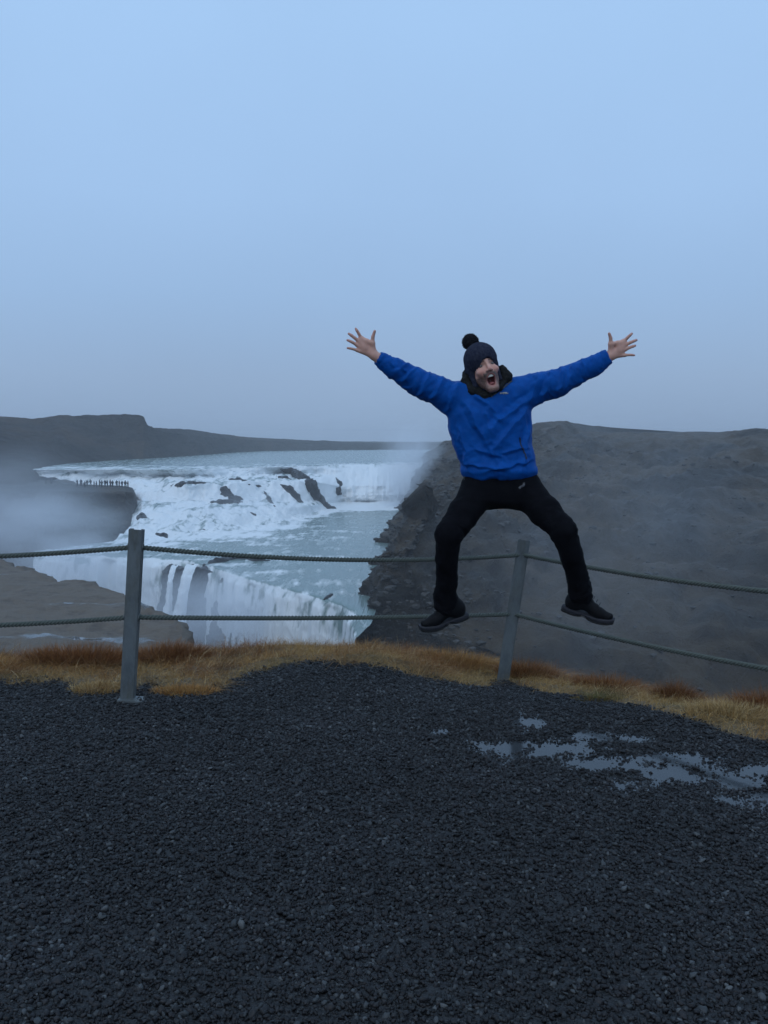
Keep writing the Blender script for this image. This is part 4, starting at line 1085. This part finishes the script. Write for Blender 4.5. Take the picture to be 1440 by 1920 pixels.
def ribbon(name, pts, w, m, parent, th=.0016, closed=False):
    P_ = np.array(pts); n = len(P_)
    q = np.linspace(0, 2*pi, 6, endpoint=False); T = np.gradient(P_, axis=0); T /= np.linalg.norm(T, axis=1)[:, None]+1e-9
    A_ = np.cross(T, np.array([0, 1, 0.])); A_ /= np.linalg.norm(A_, axis=1)[:, None]+1e-9; B_ = np.cross(A_, T)
    ring = P_[:, None]+A_[:, None]*np.cos(q)[None, :, None]*w+B_[:, None]*np.sin(q)[None, :, None]*th
    i = np.arange(n*6).reshape(n, 6); j = np.roll(i, -1, 1)
    Fq = np.stack([i[:-1].ravel(), j[:-1].ravel(), j[1:].ravel(), i[1:].ravel()], 1)
    return obj(name, mesh_np(name, ring.reshape(-1, 3)-MO, Fq), m, parent)
M_navy = simple('dark_zip', (.006, .012, .03), (.01, .02, .05), 60, .6, 0)
M_dark = simple('black_fleece', (.010, .011, .012), (.024, .025, .025), 90, 1, .7, .004, spec=.1)
M_pale = simple('pale_print', (.30, .31, .30), (.42, .42, .40), 200, .6, 0)
ribbon('pocket_zip', [on_jacket(972+7*t, 822+34*t)+np.array([0, -.002, 0]) for t in np.linspace(0, 1, 14)], .004, M_navy, jk)
# small arched chest emblem
for (ax0, ay0), (ax1, ay1), (mxp, myp) in (((935.5, 737), (950, 736.5), (942, 731)),):
    ribbon('chest_emblem', [on_jacket(ax0*(1-t)**2+2*mxp*t*(1-t)+ax1*t*t, ay0*(1-t)**2+2*myp*t*(1-t)+ay1*t*t)+np.array([0, -.003, 0]) for t in np.linspace(0, 1, 16)], .0032, M_pale, jk)
    ribbon('chest_emblem', [on_jacket(939+7*t, 737-3*t*(1-t)*4)+np.array([0, -.0035, 0]) for t in np.linspace(0, 1, 10)], .0022, M_pale, jk)
# dark fleece collar
CR = [(910, 743, -.10, .014), (886, 733, -.085, .026), (872, 716, -.03, .03), (876, 702, .04, .034), (895, 694, .09, .036), (925, 692, .09, .036), (943, 697, .04, .034), (950, 709, -.03, .028), (936, 727, -.085, .022), (910, 743, -.10, .014)]
def f_collar(P):
    d = None
    for a, b in zip(CR[:-1], CR[1:]):
        g = rc(P, M(*a[:3]), M(*b[:3]), a[3]*.72, b[3]*.72); d = g if d is None else smin(d, g, .02)
    d = smin(d, rc(P, M(902, 714, .0), M(909, 742, -.005), .072, .088), .03)
    d = smin(d, rc(P, M(941, 690, -.0), M(950, 706, -.03), .018, .03), .02)
    return d+fbm(P/.014, 3)*.007
c0 = M(910, 715)
V, Fq = surfnet(f_collar, c0-.24, c0+.24, .005)
cl = part('fleece_collar', V, Fq, M_dark, jk)
ribbon('collar_piping', [on_jacket(918+39*t, 744-31*t)+np.array([0, -.004, .004]) for t in np.linspace(0, 1, 20)], .003, simple('grey_piping', (.05, .06, .06), (.09, .1, .1), 90, .7, 0), jk)

# trousers
TP = [(M(936, 876, .02), .165, .105), (M(937, 890, .02), .186, .115), (M(938, 905, .02), .200, .122), (M(940, 922, .02), .203, .13), (M(941, 940, .02), .16, .125), (M(942, 952, .02), .07, .09)]
LEGS = [[(M(898, 922, .0), .108), (M(870, 962, -.11), .098), (M(842, 1002, -.2), .082), (M(838, 1045, -.15), .071), (M(838, 1090, -.08), .066), (M(835, 1122, -.03), .072), (M(835, 1143, -.01), .068)],
        [(M(982, 918, .0), .108), (M(1020, 958, -.11), .098), (M(1056, 994, -.2), .080), (M(1071, 1040, -.15), .071), (M(1081, 1075, -.09), .067), (M(1088, 1106, -.04), .072), (M(1090, 1122, -.02), .070)]]
def f_trousers(P):
    d = stack(P, TP, 2.3)
    for Lg in LEGS:
        e_ = None
        for i in range(len(Lg)-1):
            g = rc(P, Lg[i][0], Lg[i+1][0], Lg[i][1]*.88, Lg[i+1][1]*.88); e_ = g if e_ is None else smin(e_, g, .015)
        c = Lg[-1][0]; u = c-Lg[-3][0]; u = u/np.linalg.norm(u)
        e_ = smax(e_, (P-c)@u+.006*np.sin(P[:, 0]*70), .006); e_ = smax(e_, -rc(P, c-u*.02, c+u*.1, .052, .06), .004)
        d = smin(d, e_, .06)
    return d
V, Fq = surfnet(f_trousers, (.1, 4.4, .3), (1.4, 5.1, 1.35), .0064)
V = relax(V, Fq, 2, .5); Nn = normals(V, Fq); dsp = np.zeros(len(V))
for si, Lg in enumerate(LEGS):
    s0, dist, tot = axis_coord(V, Lg); w = sstep(.13, .1, dist)*sstep(.05, .16, s0)
    warp = fbm(V/.1+si*4, 3)*.05
    r1 = fbm(np.stack([(s0+warp)/.045, V[:, 0]/.17, V[:, 1]/.17], 1)+si*3, 3, .5, True)
    kn = np.exp(-((s0-.34)/.08)**2)+1.3*sstep(tot-.2, tot-.05, s0)
    dsp += w*((r1-.4)*.009*(.4+kn)+fbm(V/.07+si, 2)*.006)
dsp += (1-sstep(.0, .25, np.abs(V[:, 2]-M(940, 930)[2])))*fbm(np.stack([V[:, 0]/.2, V[:, 1]/.2, V[:, 2]/.05], 1), 3)*.006
V = V+Nn*dsp[:, None]
M_trous = simple('black_trouser_cloth', (.0025, .0027, .004), (.006, .006, .0085), 30, .85, .25, .006, spec=.06)
tr = part('trousers', V, Fq, M_trous)
Vt, Nt = V, normals(V, Fq)
def on_tr(px, py):
    t0 = M(px, py, -.1); dd = np.hypot(Vt[:, 0]-t0[0], Vt[:, 2]-t0[2]); k = dd < .014; q = Vt[k] if k.any() else Vt[[np.argmin(dd)]]; return q[np.argmin(q[:, 1])]
ribbon('trouser_emblem', [on_tr(972+12*t, 911-9*t)+np.array([0, -.004, 0]) for t in np.linspace(0, 1, 10)], .0065, simple('grey_print', (.05, .05, .055), (.14, .14, .15), 300, .6, 0), tr)
c0 = M(871, 893, -.02)
ribbon('drawcord', [c0+np.array([-.004*sin(t*9)-.004*t, -.01, -.055*t]) for t in np.linspace(0, 1, 14)], .002, simple('cord', (.09, .10, .09), (.14, .15, .13), 90, .8, 0), jk, .002)

# boots
def boot(heel, toe, roll, label):
    heel = np.array(heel); toe = np.array(toe); fx = toe-heel; fx /= np.linalg.norm(fx)
    uz = np.array([roll, -.10, 1.0]); uz -= fx*(uz@fx); uz /= np.linalg.norm(uz); sy = np.cross(uz, fx)
    Rm = np.stack([fx, sy, uz], 1)
    loc = lambda P: (P-heel)@Rm
    def spring(q): return np.where(q[:, 0] > .17, (q[:, 0]-.17)**2*1.6, 0)
    def outline(q, grow=0.0):
        w = np.interp(q[:, 0], [-.02, 0, .04, .12, .2, .25, .28, .30], [.010, .026, .035, .032, .041, .037, .025, .006])+grow
        return np.maximum(np.abs(q[:, 1])-w, np.maximum(-.012-q[:, 0], q[:, 0]-.288))
    def f_up(P):
        q = loc(P); q = q.copy(); q[:, 2] -= spring(q)
        d = ell(q, (.045, 0, .065), (.050, .037, .06))
        d = smin(d, rc(q, (.066, 0, .09), (.075, 0, .17), .043, .042), .03)
        d = smin(d, rc(q, (.10, 0, .085), (.19, 0, .045), .041, .033), .03)
        d = smin(d, rc(q, (.19, 0, .043), (.25, 0, .032), .033, .025), .02)
        d = smax(d, .018-q[:, 2], .006)
        lace = .0025*np.sin(q[:, 0]*190)*sstep(.12, .14, q[:, 0])*(1-sstep(.19, .2, q[:, 0]))*(np.abs(q[:, 1]) < .02)*(q[:, 2] > .06)
        return d-lace
    def slab(z0, z1, grow):
        def f(P):
            q = loc(P).copy(); q[:, 2] -= spring(q)
            arch = .010*np.exp(-((q[:, 0]-.12)/.03)**2)
            return smax(outline(q, grow), np.maximum(z0+arch-q[:, 2], q[:, 2]-z1), .005)
        return f
    c0 = heel+Rm@np.array([.14, 0, .09]); b0, b1 = c0-.24, c0+.24
    root = empty('boot'); root.parent = man; root['label'] = label
    for nm, f, mm in (('boot_upper', f_up, M_boot), ('midsole', slab(.003, .025, .001), M_mid), ('outsole', slab(-.008, .004, .002), M_outs)):
        V, Fq = surfnet(f, b0, b1, .0036); V = relax(V, Fq, 1, .4)
        obj(nm, mesh_np(nm, V-MO, Fq), mm, root)
    for k in range(4):
        xx = .125+.02*k; zz = np.interp(xx, [.12, .19], [.142, .098])
        pts = [heel+Rm@np.array([xx, s_, zz-.35*s_*s_*20*.25]) for s_ in np.linspace(-.022, .022, 7)]
        ribbon('lace', pts, .0022, M_lace, root, .0022)
    return Rm, heel, root
M_boot = simple('black_boot_leather', (.004, .004, .005), (.010, .010, .012), 60, .65, .4, .004, spec=.12)
M_mid = simple('grey_midsole', (.018, .019, .024), (.038, .038, .046), 40, .7, .1)
M_outs = simple('black_outsole', (.010, .010, .011), (.018, .018, .018), 80, .8, .3)
M_lace = simple('boot_lace', (.02, .02, .022), (.035, .035, .036), 90, .8, 0)
Rm, hl, rt_ = boot(M(874, 1156, .03), M(782, 1189, -.06), .22, 'boot with its toe pointing down and outwards over the lower rope')
lp = M(812, 1138, -.02)
ribbon('lace_loop', [lp+np.array([-.022-.022*cos(a), 0, .008*sin(a)-.004-.004*cos(a)]) for a in np.linspace(0, 2*pi, 24)], .002, M_lace, rt_, .002)
boot(M(1056, 1142, .03), M(1147, 1173, -.06), -.16, 'boot splayed out to the side above the sloping rope')

# ------------------------------------------------------------------ distant visitors on the ledge
VIS = []
cloth = [simple('visitor_dark', (.012, .012, .015), (.03, .03, .034), 3, .9, 0), simple('visitor_navy', (.015, .02, .04), (.03, .035, .05), 3, .9, 0),
         simple('visitor_red', (.07, .025, .025), (.03, .02, .02), 3, .9, 0), simple('visitor_grey', (.06, .06, .065), (.03, .03, .03), 3, .9, 0)]
def visitor(kind):
    a = .06+.03*kind
    def f(P):
        d = ell(P, (0, 0, 1.60), (.10, .11, .14)); d = smin(d, rc(P, (0, 0, 1.45), (0, 0, 1.5), .06, .06), .04)
        d = smin(d, ell(P, (0, 0, 1.18), (.24, .15, .32)), .06); d = smin(d, ell(P, (0, 0, .92), (.2, .15, .2)), .06)
        for s in (-1, 1):
            d = smin(d, rc(P, (s*.1, 0, .85), (s*(a+.05), .03*s, .08), .105, .07), .04); d = smin(d, rc(P, (s*(a+.05), .03*s, .06), (s*(a+.06), -.12, .05), .055, .045), .03)
            e2 = (s*.30, -.05-.05*kind, 1.08) if not (kind == 1 and s > 0) else (s*.30, -.16, 1.2)
            h2 = (s*.27, -.15, .85) if not (kind == 1 and s > 0) else (s*.12, -.26, 1.45)
            d = smin(d, rc(P, (s*.2, 0, 1.38), e2, .075, .06), .03); d = smin(d, rc(P, e2, h2, .058, .045), .02)
        return d
    V, Fq = surfnet(f, (-.6, -.5, -.02), (.6, .5, 1.85), .04, 16)
    return [mesh_np('person', V, Fq) for _ in range(len(cloth))]
vm = [visitor(k) for k in range(3)]
for a in vm:
    for m_, c_ in zip(a, cloth): m_.materials.append(c_)
LV = Gl.reshape(-1, 3)
vx = [145, 152, 159, 163.5, 170, 176.5, 181, 187, 191, 197, 201.5, 207, 211, 219, 223.5, 229, 235, 240, 86, 96]
hues = ['black', 'navy blue', 'dull red', 'grey']
for i, px in enumerate(vx):
    d_ = 206+4.5*random.random() if px > 100 else 213
    p = np.array(PT(px, d_, 11.4)); j = np.argmin(np.hypot(LV[:, 0]-p[0], LV[:, 1]-p[1])+np.maximum(0, -6-LV[:, 2]-8)*0)
    near_ = np.hypot(LV[:, 0]-p[0], LV[:, 1]-p[1]) < .9
    zz = LV[near_, 2].max() if near_.any() else LV[j, 2]
    c_ = random.choice([0, 0, 1, 0, 2, 3, 1]); k = random.randrange(3)
    o = obj('person', vm[k][c_]); o.location = (p[0], p[1], zz-.05); o.rotation_euler[2] = random.random()*6.28
    sc_ = .92+.14*random.random()*(1 if i not in (4, 10, 14) else .4); o.scale = (sc_, sc_, sc_)
    setp(o, f'distant visitor in {hues[c_]} clothes standing on the rock ledge by the falls', 'person', f'distant visitors in {hues[c_]} on the rock ledge')
# ------------------------------------------------------------------ mist and haze
def mist(name, c, r, dens, nscale, label, thr=.35):
    import bmesh
    bm = bmesh.new(); bmesh.ops.create_icosphere(bm, subdivisions=3, radius=1.0)
    me = bpy.data.meshes.new(name); bm.to_mesh(me); bm.free()
    m = bpy.data.materials.new(name); m.use_nodes = True; t = m.node_tree; t.nodes.clear()
    o_ = N(t, 'ShaderNodeOutputMaterial'); v = N(t, 'ShaderNodeVolumePrincipled')
    v.inputs['Color'].default_value = (.93, .96, 1, 1); v.inputs['Anisotropy'].default_value = .0
    tcn = N(t, 'ShaderNodeTexCoord'); ln_ = N(t, 'ShaderNodeVectorMath', operation='LENGTH'); t.links.new(tcn.outputs['Object'], ln_.inputs[0])
    f = N(t, 'ShaderNodeMapRange', interpolation_type='SMOOTHSTEP'); f.inputs[1].default_value = 1.0; f.inputs[2].default_value = .1; f.inputs[3].default_value = 0; f.inputs[4].default_value = dens
    t.links.new(ln_.outputs['Value'], f.inputs[0])
    nz_ = N(t, 'ShaderNodeTexNoise', Scale=nscale, Detail=3, Roughness=.55); t.links.new(tcn.outputs['Object'], nz_.inputs['Vector'])
    g = N(t, 'ShaderNodeMapRange'); g.inputs[1].default_value = thr; g.inputs[2].default_value = .68; g.inputs[3].default_value = .15; g.inputs[4].default_value = 1.3; t.links.new(nz_.outputs[0], g.inputs[0])
    mu = N(t, 'ShaderNodeMath', operation='MULTIPLY'); t.links.new(f.outputs[0], mu.inputs[0]); t.links.new(g.outputs[0], mu.inputs[1])
    t.links.new(mu.outputs[0], v.inputs['Density']); t.links.new(v.outputs[0], o_.inputs['Volume'])
    ob = obj(name, me, m); ob.location = c; ob.scale = r
    return setp(ob, label, 'mist', kind='stuff')
mist('mist', AT(35, 985, 150), (26, 15, 10), .10, 2.0, 'pale spray drifting up in front of the lookout ledge')
mist('mist', AT(-20, 915, 172), (28, 20, 12), .026, 1.8, 'thin spray veil climbing the bank left of the lookout ledge')
mist('mist', AT(430, 950, 196), (34, 26, 6), .012, 2.2, 'fine spray hanging over the broad cascade')
mist('mist', AT(130, 1065, 138), (16, 8, 8), .18, 1.8, 'white spray hanging over the left end of the lower fall')
mist('mist', AT(360, 1160, 116), (20, 7, 10), .22, 1.8, 'spray rising below the lower fall')
mist('mist', AT(772, 885, 248), (13, 13, 20), .16, 1.6, 'spray at the foot of the right hand upper fall')
mist('mist', AT(1180, 1010, 92), (26, 14, 24), .013, 2.6, 'thin drifting spray over the canyon at right')
import bmesh
bm = bmesh.new(); bmesh.ops.create_cube(bm, size=1)
for v in bm.verts: v.co = (v.co.x*2600, 500+v.co.y*2600, (-65.5 if v.co.z < 0 else 17))
me = bpy.data.meshes.new('haze'); bm.to_mesh(me); bm.free()
m = bpy.data.materials.new('haze'); m.use_nodes = True; t = m.node_tree; t.nodes.clear()
o_ = N(t, 'ShaderNodeOutputMaterial'); v = N(t, 'ShaderNodeVolumePrincipled', Density=.0006); v.inputs['Color'].default_value = (.95, .97, 1, 1)
t.links.new(v.outputs[0], o_.inputs['Volume'])
setp(obj('haze', me, m), 'thin grey blue rain haze over the whole valley', 'haze', kind='stuff')
